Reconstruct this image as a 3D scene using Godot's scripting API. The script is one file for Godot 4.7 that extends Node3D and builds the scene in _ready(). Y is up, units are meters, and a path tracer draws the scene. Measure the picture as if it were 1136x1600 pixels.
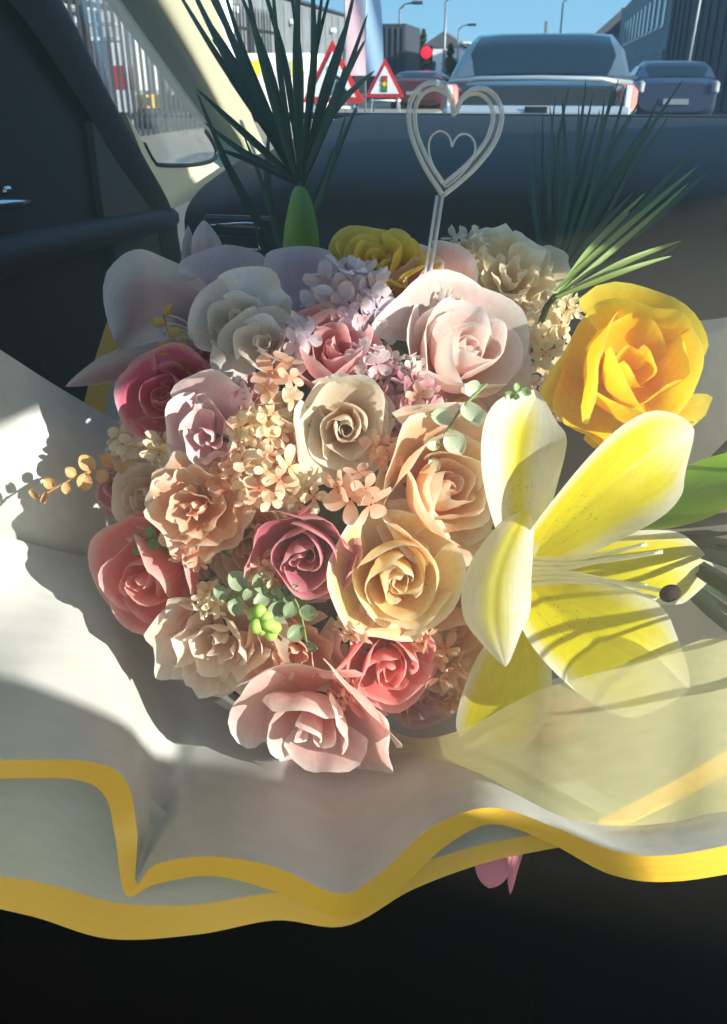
extends Node3D
# A wrapped bouquet on the passenger side of a car, street ahead through the windscreen.
const W := 1136.0
const H := 1600.0
var cam_pos := Vector3(0, 1.05, 0)
var cam_basis := Basis.from_euler(Vector3(deg_to_rad(-27.0), deg_to_rad(11.5), 0))
var focal := 800.0 / tan(deg_to_rad(31.0))
var rng := RandomNumberGenerator.new()
var names := {}
var cache := {}
var M := {}

# ---------- helpers ----------
func at(x: float, y: float, d: float) -> Vector3:
	return cam_pos + cam_basis * Vector3((x - 568.0) / focal * d, -(y - 800.0) / focal * d, -d)
func ray(x: float, y: float) -> Vector3:
	return cam_basis * Vector3((x - 568.0) / focal, -(y - 800.0) / focal, -1.0)
func onx(x: float, y: float, px: float) -> Vector3:      # where that line of sight meets the plane x = px
	var r := ray(x, y)
	return cam_pos + r * (px / r.x)
func onz(x: float, y: float, depth: float) -> Vector3:   # ... the plane depth metres ahead
	var r := ray(x, y)
	return cam_pos + r * (depth / -r.z)
func facing(n: Vector3) -> Vector3:
	return (cam_basis * n).normalized()

func numbered(called: String) -> String:
	if not names.has(called):
		names[called] = 0
		return called
	names[called] += 1
	return "%s_%03d" % [called, names[called]]
func tag(o: Node, label: String, category: String, group := "") -> void:
	o.set_meta("label", label); o.set_meta("category", category)
	if group: o.set_meta("group", group)
func thing(called: String, label: String, category: String, pos := Vector3.ZERO, group := "") -> Node3D:
	var o := Node3D.new()
	o.name = numbered(called); add_child(o); o.position = pos
	tag(o, label, category, group)
	return o
func obj(called: String, mesh: Mesh, mat: Material, parent: Node = null, pos := Vector3.ZERO) -> MeshInstance3D:
	var o := MeshInstance3D.new()
	o.name = called if parent else numbered(called)
	o.mesh = mesh; o.material_override = mat; o.position = pos
	(parent if parent else self).add_child(o, true)
	return o
func wpart(called: String, mesh: Mesh, mat: Material, root: Node3D) -> MeshInstance3D:   # a part whose mesh is given in the scene's axes
	return obj(called, mesh, mat, root, -root.position)

func lin(c: Color) -> Color:
	return c.srgb_to_linear()
func hexl(s: String) -> Color:
	return Color(s).srgb_to_linear()
func rnd(a: float, b: float) -> float:
	return rng.randf_range(a, b)

func grid(nu: int, nv: int, f: Callable, c = null) -> ArrayMesh:
	var st := SurfaceTool.new()
	st.begin(Mesh.PRIMITIVE_TRIANGLES)
	st.set_smooth_group(0)
	for j in nv + 1:
		for i in nu + 1:
			var u := float(i) / nu
			var v := float(j) / nv
			st.set_uv(Vector2(u, v))
			if c: st.set_color(c.call(u, v))
			st.add_vertex(f.call(u, v))
	for j in nv:
		for i in nu:
			var a := j * (nu + 1) + i
			var b := a + nu + 1
			for k in [a, b, a + 1, a + 1, b, b + 1]: st.add_index(k)
	st.generate_normals()
	return st.commit()

func cr(p: Array, t: float) -> Vector3:                  # Catmull-Rom through points, t in 0..1
	var n := p.size() - 1
	var s := clampf(t, 0.0, 1.0) * n
	var i := mini(int(s), n - 1)
	var u := s - i
	var a: Vector3 = p[maxi(i - 1, 0)]
	var b: Vector3 = p[i]
	var c: Vector3 = p[i + 1]
	var d: Vector3 = p[mini(i + 2, n)]
	return 0.5 * (2.0 * b + (c - a) * u + (2.0 * a - 5.0 * b + 4.0 * c - d) * u * u + (3.0 * b - a - 3.0 * c + d) * u * u * u)

func patch(rows: Array, u: float, v: float) -> Vector3:  # rows of points, smooth both ways
	var col := []
	for r in rows: col.append(cr(r, u))
	return cr(col, v)

func tube(st: SurfaceTool, pts: Array, r0: float, r1: float, sides := 6) -> void:
	var n := pts.size()
	var up := Vector3(0.31, 0.9, 0.2).normalized()
	var rings := []
	for i in n:
		var t: Vector3 = (pts[mini(i + 1, n - 1)] - pts[maxi(i - 1, 0)]).normalized()
		var x := t.cross(up)
		if x.length() < 0.05: x = t.cross(Vector3(1, 0, 0))
		x = x.normalized()
		var y := x.cross(t).normalized()
		up = y
		var rr := lerpf(r0, r1, float(i) / maxf(1, n - 1))
		var ring := []
		for k in sides:
			var a := TAU * k / sides
			ring.append(pts[i] + (x * cos(a) + y * sin(a)) * rr)
		rings.append(ring)
	for i in n - 1:
		for k in sides:
			var k2 := (k + 1) % sides
			tri(st, rings[i][k], rings[i + 1][k], rings[i][k2]); tri(st, rings[i][k2], rings[i + 1][k], rings[i + 1][k2])
	for k in range(1, sides - 1):
		tri(st, rings[0][0], rings[0][k], rings[0][k + 1]); tri(st, rings[n - 1][0], rings[n - 1][k + 1], rings[n - 1][k])
func tri(st: SurfaceTool, a: Vector3, b: Vector3, c: Vector3) -> void:
	st.add_vertex(a); st.add_vertex(b); st.add_vertex(c)
func begin(smooth := false) -> SurfaceTool:
	var st := SurfaceTool.new()
	st.begin(Mesh.PRIMITIVE_TRIANGLES)
	st.set_smooth_group(0 if smooth else 0xFFFFFFFF)
	return st
func done(st: SurfaceTool) -> ArrayMesh:
	st.index(); st.generate_normals()
	return st.commit()
func tube_mesh(pts: Array, r0: float, r1: float, sides := 8) -> ArrayMesh:
	var st := begin(true)
	tube(st, pts, r0, r1, sides)
	return done(st)
func smooth_line(p: Array, n: int) -> Array:
	var out := []
	for i in n + 1: out.append(cr(p, float(i) / n))
	return out

func quad(st: SurfaceTool, a: Vector3, b: Vector3, c: Vector3, d: Vector3) -> void:
	tri(st, a, b, c); tri(st, a, c, d)
func box(st: SurfaceTool, c: Vector3, s: Vector3, bev := 0.0, b := Basis.IDENTITY) -> void:   # a box with chamfered edges
	var h := s * 0.5
	var q := func(x: float, y: float, z: float) -> Vector3: return c + b * Vector3(x, y, z)
	if bev <= 0.0:
		var p := []
		for k in 8: p.append(q.call(h.x * (1 if k & 1 else -1), h.y * (1 if k & 2 else -1), h.z * (1 if k & 4 else -1)))
		for f in [[0, 1, 3, 2], [4, 6, 7, 5], [0, 4, 5, 1], [2, 3, 7, 6], [0, 2, 6, 4], [1, 5, 7, 3]]:
			quad(st, p[f[3]], p[f[2]], p[f[1]], p[f[0]])
		return
	var pts := PackedVector3Array()
	for sx in [-1, 1]:
		for sy in [-1, 1]:
			for sz in [-1, 1]:
				pts.append(Vector3(sx * h.x, sy * (h.y - bev), sz * (h.z - bev)))
				pts.append(Vector3(sx * (h.x - bev), sy * h.y, sz * (h.z - bev)))
				pts.append(Vector3(sx * (h.x - bev), sy * (h.y - bev), sz * h.z))
	var id := func(sx: int, sy: int, sz: int, ax: int) -> Vector3: return c + b * pts[((sx + 1) / 2 * 4 + (sy + 1) / 2 * 2 + (sz + 1) / 2) * 3 + ax]
	for s1 in [-1, 1]:
		fquad(st, c, id.call(s1, -1, -1, 0), id.call(s1, 1, -1, 0), id.call(s1, 1, 1, 0), id.call(s1, -1, 1, 0))
		fquad(st, c, id.call(-1, s1, -1, 1), id.call(1, s1, -1, 1), id.call(1, s1, 1, 1), id.call(-1, s1, 1, 1))
		fquad(st, c, id.call(-1, -1, s1, 2), id.call(1, -1, s1, 2), id.call(1, 1, s1, 2), id.call(-1, 1, s1, 2))
		for s2 in [-1, 1]:
			fquad(st, c, id.call(s1, s2, -1, 0), id.call(s1, s2, 1, 0), id.call(s1, s2, 1, 1), id.call(s1, s2, -1, 1))
			fquad(st, c, id.call(-1, s1, s2, 1), id.call(1, s1, s2, 1), id.call(1, s1, s2, 2), id.call(-1, s1, s2, 2))
			fquad(st, c, id.call(s1, -1, s2, 0), id.call(s1, 1, s2, 0), id.call(s1, 1, s2, 2), id.call(s1, -1, s2, 2))
			for s3 in [-1, 1]:
				ftri(st, c, id.call(s1, s2, s3, 0), id.call(s1, s2, s3, 1), id.call(s1, s2, s3, 2))
func ftri(st: SurfaceTool, o: Vector3, a: Vector3, b: Vector3, c: Vector3) -> void:    # turned to face away from o
	if (b - a).cross(c - a).dot((a + b + c) / 3.0 - o) > 0.0: tri(st, a, c, b)
	else: tri(st, a, b, c)
func fquad(st: SurfaceTool, o: Vector3, a: Vector3, b: Vector3, c: Vector3, d: Vector3) -> void:
	ftri(st, o, a, b, c); ftri(st, o, a, c, d)
func box_mesh(c: Vector3, s: Vector3, bev := 0.0, b := Basis.IDENTITY) -> ArrayMesh:
	var st := begin()
	box(st, c, s, bev, b)
	return done(st)
func prism(poly: Array, off: Vector3) -> ArrayMesh:       # a flat outline given depth
	var st := begin()
	var o := Vector3.ZERO
	for p in poly: o += p
	o = o / poly.size() + off * 0.5
	var nrm := off.normalized()
	var ax: Vector3 = (poly[1] - poly[0]).normalized()
	var ay := nrm.cross(ax).normalized()
	var flat := PackedVector2Array()
	for p in poly: flat.append(Vector2((p - poly[0]).dot(ax), (p - poly[0]).dot(ay)))
	var ix := Geometry2D.triangulate_polygon(flat)
	for k in range(0, ix.size(), 3):
		ftri(st, o, poly[ix[k]], poly[ix[k + 1]], poly[ix[k + 2]])
		ftri(st, o, poly[ix[k]] + off, poly[ix[k + 1]] + off, poly[ix[k + 2]] + off)
	var cw := Geometry2D.is_polygon_clockwise(flat)
	for k in poly.size():
		var a: Vector3 = poly[k]
		var b: Vector3 = poly[(k + 1) % poly.size()]
		if cw: quad(st, a, a + off, b + off, b)
		else: quad(st, b, b + off, a + off, a)
	return done(st)
func loft(sections: Array, cap := true) -> ArrayMesh:      # rings of equally many points
	var st := begin(true)
	var n: int = sections[0].size()
	for j in sections.size() - 1:
		for k in n:
			var k2 := (k + 1) % n
			quad(st, sections[j][k], sections[j + 1][k], sections[j + 1][k2], sections[j][k2])
	st.index(); st.generate_normals()
	var body := st.commit()
	if not cap: return body
	var s2 := begin()
	for e in [0, sections.size() - 1]:
		var ring: Array = sections[e]
		for k in range(1, n - 1):
			if e == 0: tri(s2, ring[0], ring[k], ring[k + 1])
			else: tri(s2, ring[0], ring[k + 1], ring[k])
	s2.index(); s2.generate_normals()
	var st3 := SurfaceTool.new()
	st3.append_from(body, 0, Transform3D.IDENTITY)
	st3.append_from(s2.commit(), 0, Transform3D.IDENTITY)
	return st3.commit()

# ---------- materials ----------
func noise_tex(freq: float, seed_: int, size := 256, normal := false, bump := 4.0, ramp = null, fract := 4) -> NoiseTexture2D:
	var n := FastNoiseLite.new()
	n.noise_type = FastNoiseLite.TYPE_SIMPLEX_SMOOTH
	n.frequency = freq; n.seed = seed_; n.fractal_octaves = fract
	var t := NoiseTexture2D.new()
	t.noise = n; t.width = size; t.height = size; t.seamless = true
	t.as_normal_map = normal; t.bump_strength = bump
	if ramp:
		var g := Gradient.new()
		g.set_color(0, ramp[0]); g.set_color(1, ramp[1])
		t.color_ramp = g
	return t
func mat(c: Color, rough := 0.6, metal := 0.0) -> StandardMaterial3D:
	var m := StandardMaterial3D.new()
	m.albedo_color = c; m.roughness = rough; m.metallic = metal
	return m
func vein_image(spots: bool) -> ImageTexture:             # fine lengthwise veins, weave, and for the lily brown freckles
	var w := 128
	var h := 256
	var im := Image.create(w, h, false, Image.FORMAT_RGB8)
	var n := FastNoiseLite.new()
	n.seed = 7; n.frequency = 0.05
	for y in h:
		for x in w:
			var fan := (x - w * 0.5) / (0.35 + 0.65 * y / float(h))
			var s := n.get_noise_2d(fan * 2.2, y * 0.12) * 0.5 + n.get_noise_2d(x * 1.3 + 300, y * 0.8) * 0.35
			var weave := 0.012 * (((x + y) % 2) * 2 - 1)
			var b := clampf(0.96 + s * 0.075 + weave, 0.0, 1.0)
			im.set_pixel(x, y, Color(b, b, b * 0.995))
	if spots:
		var r := RandomNumberGenerator.new()
		r.seed = 5
		for k in 26:
			var cx := int(w * (0.5 + r.randf_range(-0.2, 0.2)))
			var cy := int(h * r.randf_range(0.16, 0.4))
			for dy in range(0, 2):
				for dx in range(0, 1):
					im.set_pixel(clampi(cx + dx, 0, w - 1), clampi(cy + dy, 0, h - 1), Color(0.66, 0.55, 0.15))
	return ImageTexture.create_from_image(im)
func petal_mat(back: float, rough: float, tex: Texture2D, shine := 0.0) -> StandardMaterial3D:
	var m := StandardMaterial3D.new()
	m.vertex_color_use_as_albedo = true
	m.albedo_texture = tex
	m.roughness = rough
	m.normal_enabled = true; m.normal_texture = M.weave_n; m.normal_scale = 0.12
	m.uv1_scale = Vector3(1, 1, 1)
	m.texture_repeat = true
	if back > 0.0:
		m.backlight_enabled = true; m.backlight = Color(back, back, back)
	if shine > 0.0:
		m.clearcoat_enabled = true; m.clearcoat = shine; m.clearcoat_roughness = 0.25
	return m
func make_materials() -> void:
	M.weave_n = noise_tex(0.09, 3, 256, true, 3.0)
	var vein := vein_image(false)
	M.petal = petal_mat(1.0, 0.62, vein)
	M.gloss = petal_mat(0.45, 0.35, vein, 0.6)
	M.lily = petal_mat(1.0, 0.5, vein_image(true))
	M.lily_plain = petal_mat(1.0, 0.5, vein)
	M.leaf = petal_mat(0.7, 0.45, vein)
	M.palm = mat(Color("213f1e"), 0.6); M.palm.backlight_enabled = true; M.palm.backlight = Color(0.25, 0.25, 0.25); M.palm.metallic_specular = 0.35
	M.palm_sunlit = mat(Color("6e8a3c"), 0.55); M.palm_sunlit.backlight_enabled = true; M.palm_sunlit.backlight = Color(0.5, 0.5, 0.5)  # palm green lightened to imitate blades in sunlight
	M.stem = mat(Color("6f8a4a"), 0.6)
	M.peach_stem = mat(Color("b98a5a"), 0.6)
	var p := mat(Color("dcdedb"), 0.42)
	p.backlight_enabled = true; p.backlight = Color(0.62, 0.62, 0.58)
	p.albedo_texture = noise_tex(0.012, 11, 512, false, 1, [Color(0.955, 0.955, 0.95), Color(1, 1, 1)])
	p.normal_enabled = true; p.normal_texture = noise_tex(0.006, 12, 512, true, 6.0, null, 3); p.normal_texture.noise.fractal_type = FastNoiseLite.FRACTAL_RIDGED; p.normal_scale = 0.13
	p.uv1_scale = Vector3(2, 2, 2)
	M.paper = p
	var q: StandardMaterial3D = p.duplicate()
	q.albedo_color = Color("faf7c4"); q.backlight = Color(0.95, 0.95, 0.9)
	q.transparency = BaseMaterial3D.TRANSPARENCY_ALPHA
	q.albedo_color.a = 0.66
	M.paper_warm = q
	var gl := mat(Color("fccc42"), 0.5)
	gl.backlight_enabled = true; gl.backlight = Color(0.6, 0.6, 0.6)
	gl.normal_enabled = true; gl.normal_texture = noise_tex(0.03, 14, 256, true, 3.0); gl.normal_scale = 0.3
	gl.clearcoat_enabled = true; gl.clearcoat = 0.4; gl.clearcoat_roughness = 0.3
	M.gold = gl
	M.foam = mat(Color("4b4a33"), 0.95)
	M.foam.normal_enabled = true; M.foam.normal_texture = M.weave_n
	M.anther = mat(Color("241812"), 0.95)
	M.filament = mat(Color("f8f5cc"), 0.5); M.filament.backlight_enabled = true; M.filament.backlight = Color(0.5, 0.5, 0.5)
	var ac := mat(Color(1.0, 1.0, 1.0, 0.55), 0.05)
	ac.transparency = BaseMaterial3D.TRANSPARENCY_ALPHA
	M.acrylic = ac
	var ap := mat(Color(0.9, 0.95, 1.0, 0.16), 0.05)
	ap.transparency = BaseMaterial3D.TRANSPARENCY_ALPHA
	M.acrylic_plate = ap
	# car
	var grain := noise_tex(0.22, 21, 256, true, 3.0)
	M.dash = mat(Color("0b0d15"), 0.62); M.door = mat(Color("12141d"), 0.65); M.trim = mat(Color("3a3d3c"), 0.7)
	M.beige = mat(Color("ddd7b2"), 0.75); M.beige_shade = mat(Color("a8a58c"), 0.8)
	M.headliner = mat(Color("d2cdbf"), 0.95)
	M.seat = mat(Color("0b0a09"), 1.0); M.seat.metallic_specular = 0.15
	for k in ["dash", "door", "trim", "beige", "beige_shade", "headliner", "seat"]:
		var m: StandardMaterial3D = M[k]
		m.normal_enabled = true; m.normal_texture = grain; m.normal_scale = 0.5
		m.uv1_triplanar = true; m.uv1_scale = Vector3(14, 14, 14)
	M.chrome = mat(Color("d5d8da"), 0.18, 1.0)
	M.black = mat(Color("0f1012"), 0.45)
	var gls := mat(Color(0.75, 0.82, 0.86, 0.05), 0.02)
	gls.transparency = BaseMaterial3D.TRANSPARENCY_ALPHA
	M.glass = gls
	var veil_tint := mat(Color(0.78, 0.84, 0.9, 0.07), 0.6)  # milky tint imitates veiling glare across the windscreen
	veil_tint.transparency = BaseMaterial3D.TRANSPARENCY_ALPHA
	M.windscreen = veil_tint
	# street
	M.asphalt = mat(Color("6a6863"), 0.95); M.asphalt.albedo_texture = noise_tex(0.05, 31, 512, false, 1, [Color(0.7, 0.7, 0.7), Color(1, 1, 1)])
	M.asphalt.uv1_triplanar = true; M.asphalt.uv1_scale = Vector3(0.4, 0.4, 0.4)
	M.paving = mat(Color("a89f8c"), 0.95); M.paving.albedo_texture = M.asphalt.albedo_texture
	M.paving.uv1_triplanar = true; M.paving.uv1_scale = Vector3(0.3, 0.3, 0.3)
	M.fence = mat(Color("1c2022"), 0.7)
	M.clad_grey = mat(Color("7f878d"), 0.7); M.clad_dark = mat(Color("394150"), 0.75); M.render_grey = mat(Color("8f969c"), 0.9)
	for k in ["clad_grey", "clad_dark", "render_grey"]:
		M[k].albedo_texture = noise_tex(0.01, 41, 256, false, 1, [Color(0.82, 0.82, 0.82), Color(1, 1, 1)])
		M[k].uv1_triplanar = true; M[k].uv1_scale = Vector3(0.13, 0.13, 0.13)
	M.roof_tile = mat(Color("5b5f68"), 0.9)
	M.window = mat(Color("1b2530"), 0.12, 0.0)
	M.white = mat(Color("e9eaea"), 0.5); M.red = mat(Color("c2262e"), 0.5); M.yellow = mat(Color("f0c21c"), 0.55); M.green = mat(Color("2d8a3e"), 0.5)
	M.hivis = mat(Color("d7e33a"), 0.6)
	M.galv = mat(Color("8b9298"), 0.5, 0.4)
	M.carpaint = mat(Color("70797e"), 0.3, 0.6); M.carpaint.clearcoat_enabled = true; M.carpaint.clearcoat = 1.0; M.carpaint.clearcoat_roughness = 0.05
	M.carpaint_pale = mat(Color("b9c0c4"), 0.3, 0.5); M.carpaint_pale.clearcoat_enabled = true; M.carpaint_pale.clearcoat = 1.0; M.carpaint_pale.clearcoat_roughness = 0.06  # paler paint imitates light reflected by the bumper and boot rim
	M.boot = mat(Color("232c33"), 0.3, 0.4); M.boot.clearcoat_enabled = true; M.boot.clearcoat = 1.0  # paint darkened to imitate the dark reflection on the boot lid
	M.carblue = mat(Color("1e3152"), 0.3, 0.4); M.carblue.clearcoat_enabled = true; M.carblue.clearcoat = 1.0
	M.carred = mat(Color("4a161c"), 0.3, 0.3); M.carred.clearcoat_enabled = true; M.carred.clearcoat = 1.0
	M.carglass = mat(Color("0e161e"), 0.06); M.carglass.metallic_specular = 0.8
	M.tail = mat(Color("c9736a"), 0.2); M.tail.clearcoat_enabled = true
	M.lamp_red = mat(Color("ff2238"), 0.4); M.lamp_red.emission_enabled = true; M.lamp_red.emission = Color("ff1a30"); M.lamp_red.emission_energy_multiplier = 1.2
	M.tree = mat(Color("3c4a34"), 0.9); M.bark = mat(Color("5a4a3a"), 0.9)
	M.banner = mat(Color("c9a9b4"), 0.7); M.banner2 = mat(Color("8fb0cf"), 0.7)
	for k in ["banner", "banner2"]:
		M[k].backlight_enabled = true; M[k].backlight = Color(0.6, 0.6, 0.6)

# ---------- flowers ----------
# palette: [deep inside, body, rim] as sRGB hex
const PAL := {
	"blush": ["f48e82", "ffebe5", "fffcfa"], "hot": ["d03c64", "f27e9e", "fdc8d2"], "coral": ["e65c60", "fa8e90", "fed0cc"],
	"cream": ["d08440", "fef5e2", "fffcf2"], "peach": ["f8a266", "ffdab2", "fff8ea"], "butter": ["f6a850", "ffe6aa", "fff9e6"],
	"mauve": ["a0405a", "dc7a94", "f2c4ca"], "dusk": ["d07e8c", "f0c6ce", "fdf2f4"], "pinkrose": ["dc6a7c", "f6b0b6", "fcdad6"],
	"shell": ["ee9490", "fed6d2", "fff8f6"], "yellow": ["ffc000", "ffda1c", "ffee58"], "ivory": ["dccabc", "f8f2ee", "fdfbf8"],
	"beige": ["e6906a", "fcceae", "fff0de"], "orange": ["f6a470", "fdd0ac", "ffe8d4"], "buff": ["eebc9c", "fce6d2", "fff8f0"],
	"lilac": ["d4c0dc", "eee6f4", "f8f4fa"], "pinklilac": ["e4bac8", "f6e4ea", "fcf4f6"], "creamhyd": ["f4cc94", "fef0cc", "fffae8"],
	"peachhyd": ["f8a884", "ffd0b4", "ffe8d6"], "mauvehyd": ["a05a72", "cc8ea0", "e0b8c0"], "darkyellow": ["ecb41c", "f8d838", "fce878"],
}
func pal(name_: String, k: int) -> Color:
	return hexl(PAL[name_][k])

# layer: [count, P0..P3 as r,z pairs, half angle, spiral, curl, ruffle]
const ROSE := [
	[3, 0.03, -0.4, 0.13, -0.3, 0.17, 0.1, 0.11, 0.32, 1.9, 0.07, 0.0, 0.01],
	[3, 0.05, -0.36, 0.28, -0.28, 0.34, 0.15, 0.25, 0.40, 1.5, 0.1, 0.03, 0.02],
	[3, 0.06, -0.34, 0.46, -0.3, 0.52, 0.12, 0.46, 0.40, 1.3, 0.1, 0.1, 0.035],
	[4, 0.08, -0.36, 0.64, -0.36, 0.70, 0.05, 0.74, 0.30, 1.15, 0.08, 0.16, 0.04],
	[5, 0.10, -0.38, 0.76, -0.45, 0.90, -0.02, 1.02, 0.10, 1.0, 0.06, 0.22, 0.05]]
const BUD := [
	[3, 0.03, -0.3, 0.14, -0.2, 0.20, 0.2, 0.12, 0.46, 1.8, 0.08, 0.0, 0.01],
	[3, 0.05, -0.3, 0.36, -0.28, 0.46, 0.15, 0.34, 0.50, 1.5, 0.14, 0.06, 0.03],
	[3, 0.06, -0.34, 0.62, -0.36, 0.70, 0.1, 0.62, 0.48, 1.3, 0.12, 0.16, 0.05],
	[4, 0.08, -0.4, 0.85, -0.5, 0.94, 0.0, 0.94, 0.32, 1.15, 0.1, 0.24, 0.06]]
const BIG := [
	[3, 0.03, -0.3, 0.2, -0.2, 0.26, 0.15, 0.2, 0.35, 1.5, 0.08, 0.05, 0.03],
	[3, 0.05, -0.34, 0.5, -0.3, 0.58, 0.1, 0.52, 0.50, 1.25, 0.16, 0.16, 0.06],
	[4, 0.06, -0.38, 0.74, -0.4, 0.82, 0.0, 0.84, 0.46, 1.1, 0.14, 0.24, 0.1],
	[5, 0.08, -0.42, 0.8, -0.62, 1.0, -0.2, 1.06, 0.2, 0.95, 0.1, 0.3, 0.1]]
const FRILL := [
	[3, 0.02, -0.2, 0.12, -0.1, 0.2, 0.15, 0.16, 0.36, 1.3, 0.05, 0.0, 0.05],
	[4, 0.04, -0.24, 0.3, -0.2, 0.42, 0.1, 0.46, 0.36, 0.95, 0.06, 0.06, 0.07],
	[5, 0.05, -0.28, 0.5, -0.28, 0.66, 0.0, 0.76, 0.24, 0.8, 0.05, 0.14, 0.08],
	[6, 0.06, -0.3, 0.62, -0.4, 0.84, -0.12, 1.02, 0.06, 0.72, 0.04, 0.18, 0.08]]
const LOOSE := [
	[3, 0.03, -0.3, 0.14, -0.2, 0.2, 0.1, 0.16, 0.28, 1.5, 0.1, 0.02, 0.02],
	[4, 0.05, -0.34, 0.48, -0.32, 0.56, 0.05, 0.52, 0.36, 1.0, 0.1, 0.2, 0.05],
	[5, 0.08, -0.4, 0.78, -0.5, 0.95, -0.05, 1.06, 0.18, 0.92, 0.06, 0.26, 0.06]]

func petal_mesh(kind: String, L: Array, li: int, nl: int, palette: String, variant: int) -> ArrayMesh:
	var key := "%s%d%s%d" % [kind, li, palette, variant]
	if cache.has(key): return cache[key]
	var r := RandomNumberGenerator.new()
	r.seed = hash(key)
	var ph := r.randf() * TAU
	var ph2 := r.randf() * TAU
	var k1 := r.randf_range(2.0, 4.5) * (1.5 if kind == "FRILL" else 1.0)
	var skew := r.randf_range(-0.12, 0.12)
	var curl_l := r.randf_range(0.2, 1.8)
	var curl_r := r.randf_range(0.2, 1.8)
	var c0 := pal(palette, 0)
	var c1 := pal(palette, 1)
	var c2 := pal(palette, 2)
	var out := float(li) / maxf(1.0, nl - 1)
	var f := func(uu: float, v: float) -> Vector3:
		var u := uu * 2.0 - 1.0
		var t := v * (1.0 - (0.24 + skew * signf(u)) * pow(absf(u), 2.6) + 0.04 * pow(1.0 - absf(u), 3.0))
		if kind == "FRILL": t += v * v * 0.03 * sin(u * 11.0 + ph)
		var s := 1.0 - t
		var rr: float = s * s * s * L[1] + 3.0 * s * s * t * L[3] + 3.0 * s * t * t * L[5] + t * t * t * L[7]
		var zz: float = s * s * s * L[2] + 3.0 * s * s * t * L[4] + 3.0 * s * t * t * L[6] + t * t * t * L[8]
		var a: float = u * L[9] * (0.4 + 0.6 * sin(minf(1.0, t * 1.35) * PI * 0.5))
		rr += L[10] * u * t
		var e: float = smoothstep(0.45, 1.0, absf(u)) * smoothstep(0.3, 0.9, v) * (curl_l if u < 0 else curl_r) * L[11]
		var tip: float = smoothstep(0.72, 1.0, v) * (1.0 - 0.4 * absf(u)) * L[11] * (0.5 + 0.3 * curl_l)
		rr += 0.5 * e + 0.45 * tip
		zz -= 0.34 * e + 0.42 * tip * tip / 0.3
		zz += L[12] * sin(u * k1 + ph) * t * t * t
		rr += L[12] * 0.9 * sin(u * k1 * 1.3 + ph2) * t * t + 0.02 * sin(v * 5.0 + u * 6.0 + ph) * t
		a += 0.1 * sin(zz * 7.0 + ph) * t
		zz += 0.05 * sin(u * 2.2 + v * 4.0 + ph2) * t * (0.4 + out)
		return Vector3(rr * sin(a), zz, rr * cos(a))
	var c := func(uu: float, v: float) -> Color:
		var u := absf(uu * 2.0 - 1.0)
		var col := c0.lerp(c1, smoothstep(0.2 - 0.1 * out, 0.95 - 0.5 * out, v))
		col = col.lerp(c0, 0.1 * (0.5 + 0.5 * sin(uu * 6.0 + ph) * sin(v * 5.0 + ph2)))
		return col.lerp(c2, smoothstep(0.8, 0.98, maxf(v, u * 0.99 * smoothstep(0.2, 0.6, v))))  # pale fabric rim, kept thin and bright to imitate lit edges
	var big: bool = li >= 2
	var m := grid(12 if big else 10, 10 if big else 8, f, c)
	cache[key] = m
	return m

func place(o: Node3D, x: float, y: float, d: float, n: Vector3, r: float, spin: float) -> void:
	var up := facing(n)
	var side := up.cross(cam_basis.z if absf(up.dot(cam_basis.z)) < 0.95 else cam_basis.x).normalized()
	var b := Basis(side, up, side.cross(up)).orthonormalized()
	o.transform = Transform3D(b.rotated(up, spin).scaled_local(Vector3(r * rnd(0.9, 1.1), r, r * rnd(0.9, 1.1))), at(x, y, d))
func dome(x: float, y: float) -> float:
	var q := pow((x - 480.0) / 345.0, 2) + pow((y - 790.0) / 450.0, 2)
	return 0.655 - 0.115 * sqrt(maxf(0.0, 1.0 - q))

func bloom(called: String, layers: Array, kind: String, x: float, y: float, rpx: float, palette: String, n: Vector3, label: String, category: String, group: String, dd := 0.0, m: Material = null, tilt := 0.2) -> Node3D:
	rng.seed = int(x * 131 + y * 7)
	var d := dome(x, y) + dd
	var o := thing(called, label, category, Vector3.ZERO, group)
	place(o, x, y, d, n, rpx * d / focal * 1.07, rnd(0, TAU))
	var salt := int(x) % 2 * 3
	for li in layers.size():
		var L: Array = layers[li]
		var start := rnd(0, TAU)
		for k in int(L[0]):
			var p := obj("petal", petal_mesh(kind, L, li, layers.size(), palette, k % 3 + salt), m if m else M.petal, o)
			var a := start + TAU * k / float(L[0]) + rnd(-0.2, 0.2)
			var s := rnd(0.88, 1.1)
			p.transform = Transform3D(Basis(Vector3.UP, a) * Basis(Vector3.RIGHT, rnd(-tilt, tilt) * (0.9 + 0.25 * li)) * Basis(Vector3.BACK, rnd(-tilt, tilt)), Vector3(rnd(-0.04, 0.04), rnd(-0.04, 0.03), rnd(-0.04, 0.04))).scaled_local(Vector3(s, rnd(0.92, 1.08), s))
	return o
func rose(x: float, y: float, rpx: float, palette: String, n: Vector3, label: String, dd := 0.0, layers := ROSE, kind := "ROSE", m: Material = null) -> Node3D:
	return bloom("rose", layers, kind, x, y, rpx, palette, n, label, "rose", "roses in the bouquet", dd, m)

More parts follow.
